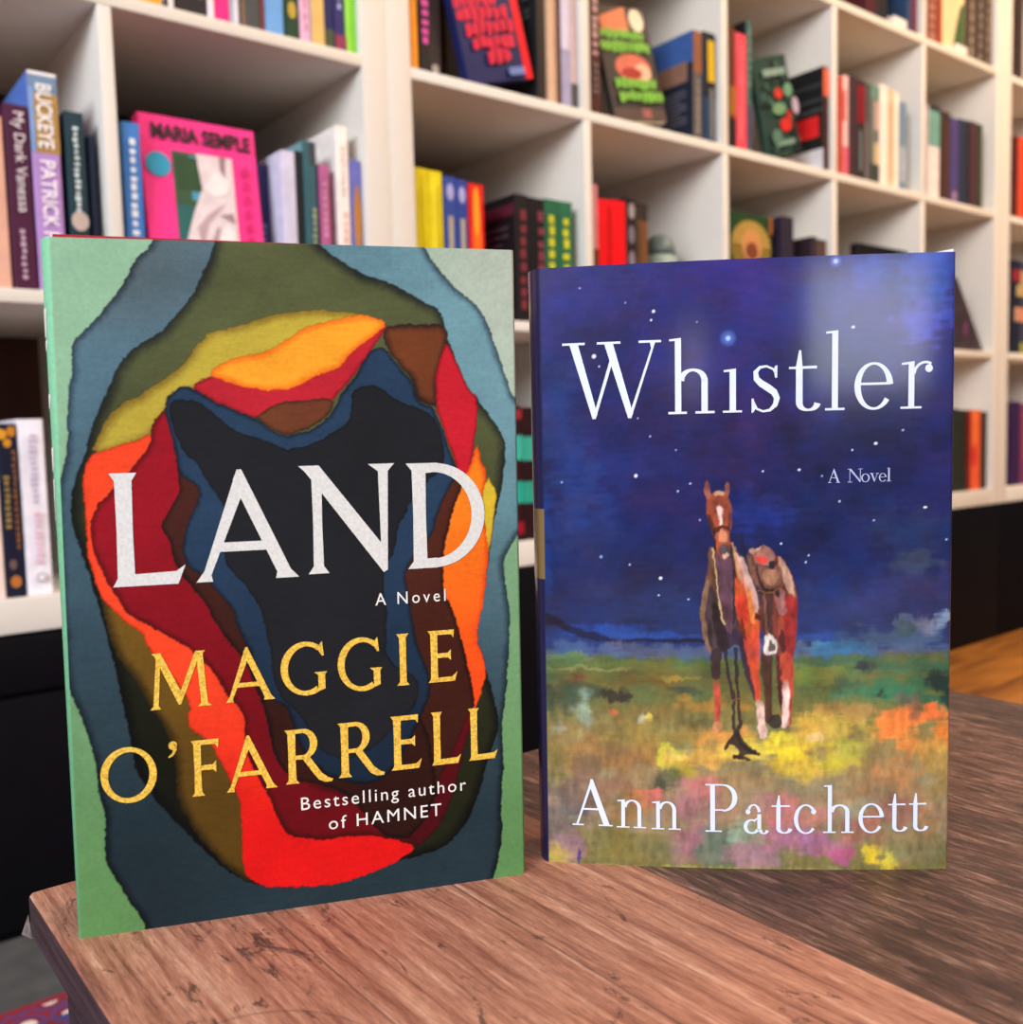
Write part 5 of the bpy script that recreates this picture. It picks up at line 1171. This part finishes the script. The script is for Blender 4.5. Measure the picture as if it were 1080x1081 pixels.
row(1, 'books on the lowest shelf behind the green novel', [
    (-0.5850, 0.0198, 0.204, (236, 214, 206), 'cream book next to the black floral spine on the lowest shelf'),
    (-0.5645, 0.0200, 0.199, (24, 28, 48), 'black book with gold flowers on the spine, lowest shelf',
     dict(spine=[('o', 0.20, 0.94, 0.3, 0.03, (214, 150, 40)), ('o', 0.75, 0.955, 0.25, 0.03, (190, 120, 36)), ('o', 0.5, 0.89, 0.22, 0.025, (206, 140, 40)), ('o', 0.5, 0.09, 0.30, 0.035, (180, 110, 50)), ('o', 0.4, 0.19, 0.2, 0.03, (112, 86, 84))] + marks((150, 124, 70), 9, 0.15, 0.50, 0.40, 0.72, 18) + marks((130, 84, 52), 16, 0.62, 0.9, 0.28, 0.86, 19))),
    (-0.5430, 0.0280, 0.204, (238, 234, 244), 'white book with lilac script, lowest shelf',
     dict(dep=0.15, spine=marks((196, 184, 206), 13, 0.36, 0.70, 0.52, 0.93, 20) + marks((226, 190, 206), 9, 0.36, 0.70, 0.18, 0.48, 21) + [('o', 0.55, 0.10, 0.2, 0.028, (150, 146, 156)), ('o', 0.55, 0.10, 0.15, 0.02, (232, 228, 236))])),
])
row(3, 'books in the cube above the yellow spines', [
    (0.0020, 0.0195, 0.235, (244, 160, 40), 'orange spine in the cube above the yellow spines', dict(spine=[band(0, 1, (214, 132, 30), 0.3, 0.5)])),
    (0.0238, 0.0200, 0.21, (30, 26, 30), 'black book with coral and magenta lettering', dict(spine=marks((206, 96, 70), 5, 0.2, 0.8, 0.66, 0.95, 22) + marks((214, 76, 160), 7, 0.2, 0.8, 0.2, 0.64, 23))),
    (0.0442, 0.0085, 0.23, (18, 18, 20), 'thin black book beside the magenta lettering', dict(y=0.034)),
    (0.0530, 0.0240, 0.235, (62, 50, 52), 'dark grey brown book leaned on by the navy and red cover', dict(y=0.034, spine=marks((120, 84, 92), 4, 0.2, 0.8, 0.6, 0.8, 24) + [('o', 0.5, 0.08, 0.25, 0.03, (190, 186, 186))])),
    (0.2490, 0.0180, 0.222, (40, 32, 32), 'black book with its small-print cover in view, above the yellow spines', dict(y=0.014, dep=0.15, back_rgb=(32, 32, 36), back=para((104, 100, 100), 0.62, 0.92, 7))),
    (0.2672, 0.0218, 0.226, (190, 154, 128), 'tan book between dark spines, above the yellow spines', dict(spine=[band(0, 1, (214, 180, 156), 0.2, 0.55)])),
    (0.2892, 0.0095, 0.228, (84, 56, 46), 'thin brown book after the tan one'),
    (0.2990, 0.0188, 0.234, (208, 202, 226), 'lilac white book after the thin brown one', dict(spine=[band(0.0, 0.4, (160, 156, 190))])),
    (0.3182, 0.0155, 0.234, (202, 178, 178), 'dusty pink book against the cube wall', dict(spine=[band(0.0, 0.18, (84, 80, 80))])),
])
ld = book('navy book leaning aslant with raspberry lettering and a red fore stripe', 0.018, 0.225, 0.130, (32, 36, 86), 'books in the cube above the yellow spines',
          front=[('r', 0.0, 0.90, 0.58, 1.0, (96, 160, 214)), ('r', 0.885, 1.0, 0.0, 1.0, (226, 16, 36))]
          + words((206, 32, 66), [(0.02, 0.66, 0.49, 0.56), (0.02, 0.80, 0.40, 0.475), (0.10, 0.84, 0.305, 0.385), (0.16, 0.80, 0.21, 0.29), (0.34, 0.70, 0.12, 0.195)], 41) + [('r', 0.62, 0.86, 0.03, 0.08, (110, 130, 190))])
ld.matrix_world = Matrix.Translation((0.1120, 0.012, FLOOR[3])) @ Matrix.Rotation(math.radians(-15), 4, 'Y') @ Matrix.Rotation(math.radians(-90), 4, 'Z') @ Matrix.Translation((-0.018, 0, 0))

row(2, 'books in the cube of the yellow spines', [
    (0.0068, 0.0245, 0.214, (216, 198, 20), 'yellow spine touching the thick post', dict(spine=[band(0.05, 0.95, (190, 172, 10), 0.4, 0.62)])),
    (0.0315, 0.0250, 0.213, (222, 204, 24), 'yellow spine beside the blue ones', dict(spine=[band(0.05, 0.95, (240, 224, 60), 0.28, 0.42), band(0.1, 0.9, (196, 178, 16), 0.6, 0.8)])),
    (0.0590, 0.0222, 0.209, (52, 72, 150), 'blue spine touching the yellow ones', dict(spine=[('o', 0.5, 0.89, 0.3, 0.06, (160, 160, 210)), band(0.12, 0.72, (172, 164, 140), 0.3, 0.7)])),
    (0.0815, 0.0208, 0.207, (50, 68, 146), 'blue spine touching the red and orange one', dict(spine=[('o', 0.5, 0.89, 0.3, 0.06, (166, 164, 212)), band(0.12, 0.72, (176, 166, 142), 0.3, 0.7)])),
    (0.1040, 0.0290, 0.204, (222, 34, 26), 'red spine with an orange flame centre', dict(spine=[('o', 0.5, 0.45, 0.28, 0.5, (240, 110, 30)), ('o', 0.48, 0.80, 0.2, 0.18, (232, 160, 40))])),
    (0.1940, 0.0270, 0.200, (28, 24, 28), 'black book whose dark blurb cover shows beside the red and orange spine', dict(dep=0.15, back_rgb=(24, 23, 27), back=para((70, 68, 74), 0.3, 0.8, 8) + [band(0.84, 0.93, (84, 34, 50))], spine=marks((120, 48, 56), 8, 0.3, 0.8, 0.1, 0.9, 25))),
    (0.2212, 0.0335, 0.198, (22, 20, 24), 'thick black book with wine red lettering beside the green spines', dict(spine=marks((126, 54, 72), 8, 0.5, 0.95, 0.08, 0.92, 26))),
    (0.2550, 0.0300, 0.200, (38, 96, 66), 'green spine with yellow lettering next to the black ones', dict(spine=marks((196, 200, 40), 8, 0.25, 0.72, 0.16, 0.9, 27))),
    (0.2852, 0.0305, 0.200, (40, 102, 70), 'green spine with yellow lettering next to the empty space', dict(spine=marks((200, 204, 44), 8, 0.25, 0.72, 0.16, 0.9, 28))),
])
row(1, 'books glimpsed between the two novels', [
    (0.1720, 0.0245, 0.218, (48, 20, 24), 'maroon book with turquoise bands, glimpsed between the novels', dict(spine=[band(0.28, 0.44, (40, 170, 150)), band(0.60, 0.78, (60, 180, 160)), band(0.05, 0.14, (150, 20, 40)), band(0.9, 0.97, (150, 40, 50))])),
    (0.1970, 0.0280, 0.215, (40, 18, 22), 'dark wine book beside the maroon one, mostly hidden by the blue novel', dict(spine=[band(0.28, 0.44, (44, 160, 140)), band(0.60, 0.78, (56, 170, 150))])),
])
row(3, 'books in the cube of the green-lettered cover', [
    (0.3605, 0.0255, 0.234, (72, 34, 30), 'dark brown book with pinkish marks beside the green-lettered cover', dict(spine=marks((186, 150, 150), 9, 0.25, 0.8, 0.42, 0.95, 30) + marks((110, 92, 90), 5, 0.2, 0.8, 0.15, 0.38, 31))),
    (0.6210, 0.0230, 0.196, (96, 88, 86), 'grey spine with a brown top beside the blue cover', dict(y=0.014, dep=0.145, back_rgb=(34, 38, 54), back=[band(0.72, 1.0, (62, 96, 160)), band(0.56, 0.74, (140, 104, 86), 0.0, 0.9)] + para((96, 96, 108), 0.18, 0.5, 8), spine=[band(0.62, 1.0, (140, 88, 56))] + marks((150, 140, 132), 9, 0.3, 0.7, 0.08, 0.58, 32))),
    (0.6470, 0.0320, 0.199, (32, 58, 88), 'dark blue spine with a yellow title block', dict(spine=[band(0.42, 1.0, (22, 26, 30)), band(0.56, 0.93, (206, 170, 20), 0.35, 0.95), band(0.05, 0.5, (110, 112, 116), 0.5, 0.85)])),
])
pu = book('black book facing out with lime green lettering and an orange picture', 0.012, 0.20, 0.132, (52, 46, 46), 'books in the cube of the green-lettered cover', soft=True,
          front=[('p', [(0.10, 0.90), (0.60, 1.0), (0.62, 0.76), (0.10, 0.76)], (214, 124, 84)), ('o', 0.80, 0.89, 0.14, 0.10, (226, 214, 190)), 
                 ('o', 0.55, 0.47, 0.34, 0.12, (200, 104, 84)), ('o', 0.72, 0.43, 0.16, 0.08, (226, 178, 150)), ('o', 0.5, 0.42, 0.2, 0.05, (160, 40, 36)), ('r', 0.0, 1.0, 0.0, 0.11, (78, 62, 58)), ('r', 0.55, 0.72, 0.03, 0.11, (150, 90, 84))] + words((116, 180, 62), [(0.04, 0.62, 0.72, 0.80), (0.62, 0.86, 0.71, 0.78), (0.0, 0.92, 0.60, 0.69), (0.12, 0.90, 0.28, 0.36), (0.14, 0.98, 0.165, 0.25)], 44))
pu.matrix_world = Matrix.Translation((0.4250, 0.018, FLOOR[3] + 0.0018)) @ Matrix.Rotation(math.radians(-7), 4, 'X') @ Matrix.Rotation(math.radians(-9), 4, 'Y') @ Matrix.Rotation(math.radians(-90), 4, 'Z') @ Matrix.Translation((-0.012, 0, 0))
row(3, 'books in the cube of the green-lettered cover', [
    (0.3905, 0.0170, 0.165, (40, 104, 64), 'short dark green book tucked behind the green-lettered cover', dict(y=0.05, spine=[band(0.55, 1.0, (96, 92, 98))]))])

row(2, 'books in the cube of the red spines', [
    (0.3612, 0.0132, 0.237, (206, 128, 136), 'thin pink book against the cube wall by the red spines', dict(spine=[band(0.35, 0.55, (110, 50, 40))])),
    (0.3750, 0.0310, 0.215, (226, 10, 22), 'red spine standing next to the thin pink book', dict(spine=[band(0.1, 0.95, (190, 6, 16), 0.62, 0.95), ('o', 0.5, 0.20, 0.25, 0.035, (240, 120, 140))])),
    (0.4062, 0.0335, 0.217, (230, 12, 24), 'red spine standing next to the black and grey one', dict(spine=[('o', 0.5, 0.20, 0.25, 0.035, (240, 120, 140))])),
    (0.4400, 0.0255, 0.226, (34, 30, 32), 'black spine with grey blotches beside the red ones', dict(spine=[('o', 0.55, 0.90, 0.3, 0.06, (150, 142, 142)), ('o', 0.5, 0.72, 0.3, 0.07, (120, 112, 122)), ('o', 0.5, 0.52, 0.3, 0.08, (130, 120, 134))])),
    (0.4660, 0.0280, 0.220, (116, 74, 44), 'brown spine with a dark top by the round jar', dict(spine=[band(0.86, 1.0, (52, 44, 40)), band(0.0, 0.85, (84, 62, 42), 0.0, 0.35)])),
])


def lathe(name, prof, m, parent=None, n=32):
    V, F = [], []
    for r, z in prof:
        for i in range(n):
            V.append((r * math.cos(2 * math.pi * i / n), r * math.sin(2 * math.pi * i / n), z))
    for k in range(len(prof) - 1):
        for i in range(n):
            j = (i + 1) % n
            F.append((k * n + i, k * n + j, (k + 1) * n + j, (k + 1) * n + i))
    F.append(tuple(range(n))[::-1])
    F.append(tuple(range((len(prof) - 1) * n, len(prof) * n)))
    return mesh(name, V, F, m, parent, smooth=True)


jr = tag(empty('jar', (0.600, 0.085, FLOOR[2])), 'rounded grey green jar at the end of the red spines', 'jar')
lathe('body', [(0.028, 0), (0.034, 0.006), (0.036, 0.06), (0.035, 0.12), (0.034, 0.14), (0.030, 0.150)], mat((150, 172, 166), 0.25, 0.2, 30), jr)
lathe('lid', [(0.031, 0.1502), (0.032, 0.160), (0.026, 0.178), (0.014, 0.188), (0.004, 0.190)], mat((96, 112, 114), 0.3, 0.2, 30), jr)

row(3, 'books in the cube of the coral spine', [
    (0.7188, 0.0195, 0.223, (104, 48, 26), 'rust brown book beside the coral spine', dict(spine=[band(0.28, 0.52, (156, 100, 34)), band(0.0, 0.25, (40, 30, 28))])),
    (0.7388, 0.0325, 0.218, (226, 74, 90), 'coral pink spine in its own cube', dict(spine=marks((236, 130, 140), 16, 0.3, 0.55, 0.1, 0.92, 33))),
    (0.7720, 0.0150, 0.247, (58, 96, 90), 'tall dark green spine behind the coral one', dict(back_rgb=(24, 28, 30), spine=[band(0.05, 0.36, (70, 70, 96))] + marks((110, 140, 130), 7, 0.2, 0.8, 0.5, 0.95, 34))),
    (1.0140, 0.0200, 0.211, (60, 24, 24), 'black book with a red band across its cover, seen from the side', dict(dep=0.155, y=0.008, back_rgb=(30, 32, 33), back=[band(0.34, 0.54, (226, 38, 40), 0.0, 0.93), band(0.0, 0.22, (214, 212, 218), 0.25, 1.0), band(0.68, 0.71, (64, 66, 68)), band(0.82, 0.85, (60, 62, 64)), band(0.58, 0.61, (70, 72, 74))], spine=[band(0.72, 0.98, (214, 96, 62))])),
])
gr = book('dark green patterned book facing out aslant, with red blossoms', 0.014, 0.190, 0.112, (40, 64, 57), 'books in the cube of the coral spine', soft=True,
          front=speckle([(30, 44, 42), (78, 112, 100), (56, 86, 76), (24, 32, 32)], 34, 0.08, 0.92, 0.05, 0.95, 43) + [('o', 0.55, 0.62, 0.12, 0.055, (198, 58, 44)), ('o', 0.62, 0.30, 0.17, 0.07, (204, 44, 36)), ('o', 0.76, 0.38, 0.07, 0.06, (186, 48, 40)), ('o', 0.5, 0.47, 0.2, 0.06, (110, 150, 110)), ('o', 0.84, 0.64, 0.13, 0.07, (104, 150, 120)), ('r', 0.2, 0.85, 0.80, 0.87, (130, 156, 146)), ('r', 0.25, 0.95, 0.10, 0.15, (120, 150, 138)), ('o', 0.98, 0.47, 0.10, 0.09, (176, 162, 186)), ('o', 0.3, 0.2, 0.15, 0.08, (84, 120, 104)), ('p', [(0.8, 0.0), (0.95, 0.0), (0.9, 0.35), (0.8, 0.3)], (30, 36, 36))])
gr.matrix_world = Matrix.Translation((0.848, 0.020, FLOOR[3])) @ Matrix.Rotation(math.radians(-17), 4, 'Y') @ Matrix.Rotation(math.radians(-90), 4, 'Z') @ Matrix.Translation((-0.014, 0, 0))

row(2, 'books in the cube of the gold sunburst cover', [
    (0.8810, 0.0370, 0.244, (46, 38, 54), 'dark spine standing beside the gold sunburst cover'),
    (0.9790, 0.0200, 0.214, (52, 38, 44), 'short dark brown book beyond the dark spine', dict(dep=0.12)),
    (0.9995, 0.0330, 0.210, (92, 70, 64), 'taupe book at the far side of the sunburst cube', dict(spine=[band(0, 1, (50, 38, 38), 0.3, 0.5)])),
])
rays = []
for i in range(13):
    a = math.radians(8 + 164 * i / 12)
    c0, s0 = math.cos(a), math.sin(a)
    rays.append(('p', [(0.5 + 0.20 * c0 - 0.02 * s0, 0.74 + 0.13 * s0 + 0.012 * c0), (0.5 + 0.20 * c0 + 0.02 * s0, 0.74 + 0.13 * s0 - 0.012 * c0), (0.5 + 0.47 * c0 + 0.045 * s0, 0.74 + 0.20 * s0 - 0.02 * c0), (0.5 + 0.47 * c0 - 0.045 * s0, 0.74 + 0.20 * s0 + 0.02 * c0)], (178, 148, 74)))
sb = book('green book facing out with a gold sunburst and a tan round face shape', 0.02, 0.236, 0.128, (34, 66, 36), 'books in the cube of the gold sunburst cover',
          front=[('o', 0.5, 0.74, 0.49, 0.215, (128, 108, 48))] + rays + [('o', 0.5, 0.74, 0.24, 0.14, (196, 138, 84)), ('o', 0.5, 0.70, 0.15, 0.07, (120, 64, 44)), ('r', 0.92, 1.0, 0.86, 1.0, (150, 92, 50))], loc=(0.7190, 0.034, FLOOR[2]), rot=(0, 0, math.radians(-90)))

row(3, 'books in the cube of the cream and peach spines', [
    (1.0740, 0.0165, 0.204, (190, 66, 44), 'brick red book by the white and pink spine'),
    (1.0910, 0.0208, 0.210, (226, 184, 186), 'white and pink spine between red and dark ones', dict(spine=[band(0.0, 0.3, (206, 90, 110)), band(0.55, 0.85, (206, 76, 60), 0.0, 0.45)])),
    (1.1160, 0.0278, 0.215, (64, 44, 48), 'dark aubergine book after the white and pink spine'),
    (1.1442, 0.0285, 0.211, (52, 42, 42), 'dark book with a crimson upper half', dict(spine=[band(0.58, 0.95, (126, 22, 32)), band(0.1, 0.5, (110, 122, 122), 0.3, 0.6)])),
    (1.1732, 0.0215, 0.210, (82, 74, 74), 'charcoal grey book before the grey green one', dict(spine=[band(0.0, 0.6, (136, 122, 126), 0.1, 0.35)])),
    (1.1952, 0.0335, 0.211, (104, 112, 104), 'grey green book with a pale title', dict(spine=[band(0.86, 1.0, (100, 136, 120)), band(0.55, 0.84, (186, 158, 152), 0.4, 1.0), band(0.2, 0.42, (200, 178, 140), 0.4, 1.0), band(0.0, 0.2, (62, 66, 62))])),
    (1.2330, 0.0300, 0.218, (240, 226, 218), 'cream white spine beside the peach one'),
    (1.2632, 0.0268, 0.214, (232, 190, 158), 'peach spine with brown small print', dict(spine=marks((196, 136, 100), 14, 0.35, 0.65, 0.1, 0.9, 36))),
    (1.2902, 0.0195, 0.212, (240, 226, 214), 'slim ivory book after the peach spine'),
    (1.3115, 0.0300, 0.196, (112, 138, 162), 'short slate blue book at the end of the peach cube', dict(spine=[band(0.1, 0.5, (160, 172, 190))])),
])
bk = book('black book facing out whose top edge shows above the blue novel', 0.02, 0.218, 0.205, (22, 18, 22), 'books above the blue novel', loc=(1.150, 0.034, FLOOR[2]), rot=(0, 0, math.radians(-90)))
row(4, 'books in the topmost cubes in view', [
    (1.1790, 0.0360, 0.20, (72, 26, 34), 'maroon book in the upper cube with the white stand'),
    (1.2152, 0.0450, 0.21, (36, 34, 36), 'thick black book beside the white stand'),
    (1.3420, 0.0160, 0.235, (44, 66, 100), 'blue spine at the end of the upper cube with the white stand'),
    (1.3585, 0.0250, 0.24, (96, 40, 68), 'plum spine after the blue one in the upper cube'),
    (1.4240, 0.0490, 0.225, (124, 64, 54), 'reddish brown book with faded print in the top corner cube', dict(spine=marks((170, 120, 100), 9, 0.2, 0.8, 0.05, 0.9, 37))),
    (1.4735, 0.0210, 0.235, (150, 58, 34), 'rust red book beside the cream cover'),
    (1.6170, 0.0400, 0.25, (84, 70, 58), 'brown book with grey print after the cream cover', dict(spine=marks((150, 136, 120), 8, 0.2, 0.6, 0.05, 0.9, 38))),
    (1.6575, 0.0390, 0.25, (62, 50, 46), 'dark brown book with grey print near the second thick post', dict(spine=marks((140, 126, 116), 9, 0.3, 0.7, 0.05, 0.9, 39))),
    (1.6970, 0.0380, 0.25, (74, 58, 50), 'umber book touching the second thick post in the top cube', dict(spine=marks((140, 120, 100), 9, 0.3, 0.7, 0.05, 0.9, 40))),
])
cr = book('cream book facing out with a green plant on its cover', 0.016, 0.23, 0.116, (226, 202, 160), 'books in the topmost cubes in view',
          front=[('p', [(0.50, 0.06), (0.98, 0.10), (0.98, 0.58), (0.80, 0.50), (0.66, 0.30)], (66, 96, 60))], loc=(1.4970, 0.036, FLOOR[4]), rot=(0, 0, math.radians(-90)))


def easel(x, y, z, label):
    t = tag(empty('display_stand', (x, y, z)), label, 'stand')
    m = mat((232, 230, 226), 0.4, 0.03, 50)
    v = [(0, 0, 0), (0.055, 0, 0), (0.055, 0.05, 0), (0, 0.05, 0), (0, 0.004, 0.012), (0.055, 0.004, 0.012), (0.055, 0.05, 0.05), (0, 0.05, 0.05)]
    mesh('wedge', v, [(0, 3, 2, 1), (4, 5, 6, 7), (0, 1, 5, 4), (1, 2, 6, 5), (2, 3, 7, 6), (3, 0, 4, 7)], m, t)
    box('lip', 0, 0.055, -0.004, 0.0, 0.0, 0.018, m, t, 0.001)


easel(1.540, -0.018 + 0.024, FLOOR[4], 'small white wedge stand in front of the cream cover')
easel(1.268, 0.006, FLOOR[4], 'small white wedge stand beside the thick black book')
row(3, 'books in the cube of the teal and white spine', [
    (1.4370, 0.0505, 0.212, (236, 216, 216), 'white book with a teal upper half', dict(spine=[band(0.56, 0.95, (110, 158, 148)), band(0.95, 1.0, (40, 32, 40))])),
    (1.4920, 0.0440, 0.208, (64, 48, 40), 'dark brown book beside the teal and white one', dict(spine=[band(0.0, 0.9, (88, 54, 44), 0.5, 0.85)])),
    (1.5410, 0.0355, 0.201, (78, 66, 120), 'dusky purple book with a pale spot', dict(spine=[('o', 0.5, 0.09, 0.35, 0.06, (150, 120, 150))])),
    (1.5770, 0.0318, 0.204, (46, 52, 74), 'dark slate navy book after the purple one'),
    (1.6092, 0.0275, 0.206, (44, 40, 50), 'nearly black book between navy and maroon ones'),
    (1.6370, 0.0280, 0.208, (80, 46, 48), 'dull maroon book before the dark olive one'),
    (1.6655, 0.0285, 0.207, (50, 56, 40), 'dark olive book by the empty space', dict(spine=[band(0.1, 0.9, (84, 84, 60), 0.3, 0.5)])),
])
bx = tag(empty('bookend', (1.560, 0.02, FLOOR[2])), 'dark wedge-shaped object with faint purple marks on the middle shelf by the second post', 'bookend')
v = [(0, 0, 0), (0.168, 0, 0), (0.168, 0.10, 0), (0, 0.10, 0), (0.018, 0, 0.178), (0.030, 0, 0.178), (0.030, 0.10, 0.178), (0.018, 0.10, 0.178)]
mesh('body', v, [(0, 3, 2, 1), (4, 5, 6, 7), (0, 1, 5, 4), (1, 2, 6, 5), (2, 3, 7, 6), (3, 0, 4, 7)], mat((58, 46, 52), 0.5, 0.3, 25), bx)
mesh('printed_patch', [(0.06, -0.0004, 0.04), (0.09, -0.0004, 0.04), (0.085, -0.0004, 0.075), (0.062, -0.0004, 0.07)], [(0, 1, 2, 3)], mat((96, 54, 92), 0.5, 0.2, 60), bx)
row(1, 'books in the lowest cube of the orange spine', [
    (1.5380, 0.0540, 0.206, (44, 46, 36), 'dark olive black book partly hidden by the blue novel', dict(spine=[band(0.1, 0.9, (92, 84, 74), 0.15, 0.3)])),
    (1.5925, 0.0420, 0.203, (40, 44, 34), 'blackish green book beside the orange spine', dict(spine=[band(0.3, 0.9, (60, 30, 24), 0.6, 1.0)])),
    (1.6348, 0.0190, 0.201, (120, 26, 26), 'dark red book touching the orange spine'),
    (1.6540, 0.0485, 0.203, (224, 92, 50), 'orange spine on the lowest shelf by the second post', dict(spine=[('o', 0.3, 0.42, 0.3, 0.14, (206, 50, 40)), band(0.6, 1.0, (232, 116, 54), 0.2, 0.6)])),
    (1.7030, 0.0340, 0.198, (60, 42, 32), 'dark brown book after the orange spine'),
])
row(4, 'books past the second post', [
    (1.8600, 0.0400, 0.24, (60, 44, 40), 'dark brown book past the second post in the top cube'),
])
row(3, 'books past the second post', [
    (1.8600, 0.0260, 0.209, (88, 26, 26), 'deep maroon book past the second post'),
    (1.8870, 0.0580, 0.212, (220, 76, 40), 'orange red spine past the second post'),
])
row(2, 'books past the second post', [
    (1.8640, 0.0430, 0.244, (34, 34, 52), 'dark navy book with red and cream patches past the second post', dict(spine=[band(0.78, 0.9, (150, 40, 50)), band(0.35, 0.5, (200, 150, 120), 0.3, 1.0), band(0.62, 0.74, (190, 170, 110), 0.5, 1.0)])),
    (1.9075, 0.0590, 0.243, (60, 60, 80), 'slate book with a tan patch past the second post', dict(spine=[band(0.35, 0.5, (214, 140, 104)), band(0.0, 0.12, (150, 150, 60)), band(0.62, 0.9, (190, 160, 110))])),
])
row(1, 'books past the second post', [
    (1.8720, 0.0480, 0.224, (58, 34, 78), 'deep purple book on the lowest shelf past the second post'),
    (1.9205, 0.0700, 0.219, (120, 56, 88), 'berry coloured book on the lowest shelf past the second post', dict(spine=[band(0.3, 0.9, (160, 70, 80), 0.2, 0.5)])),
])
bpy.context.view_layer.update()
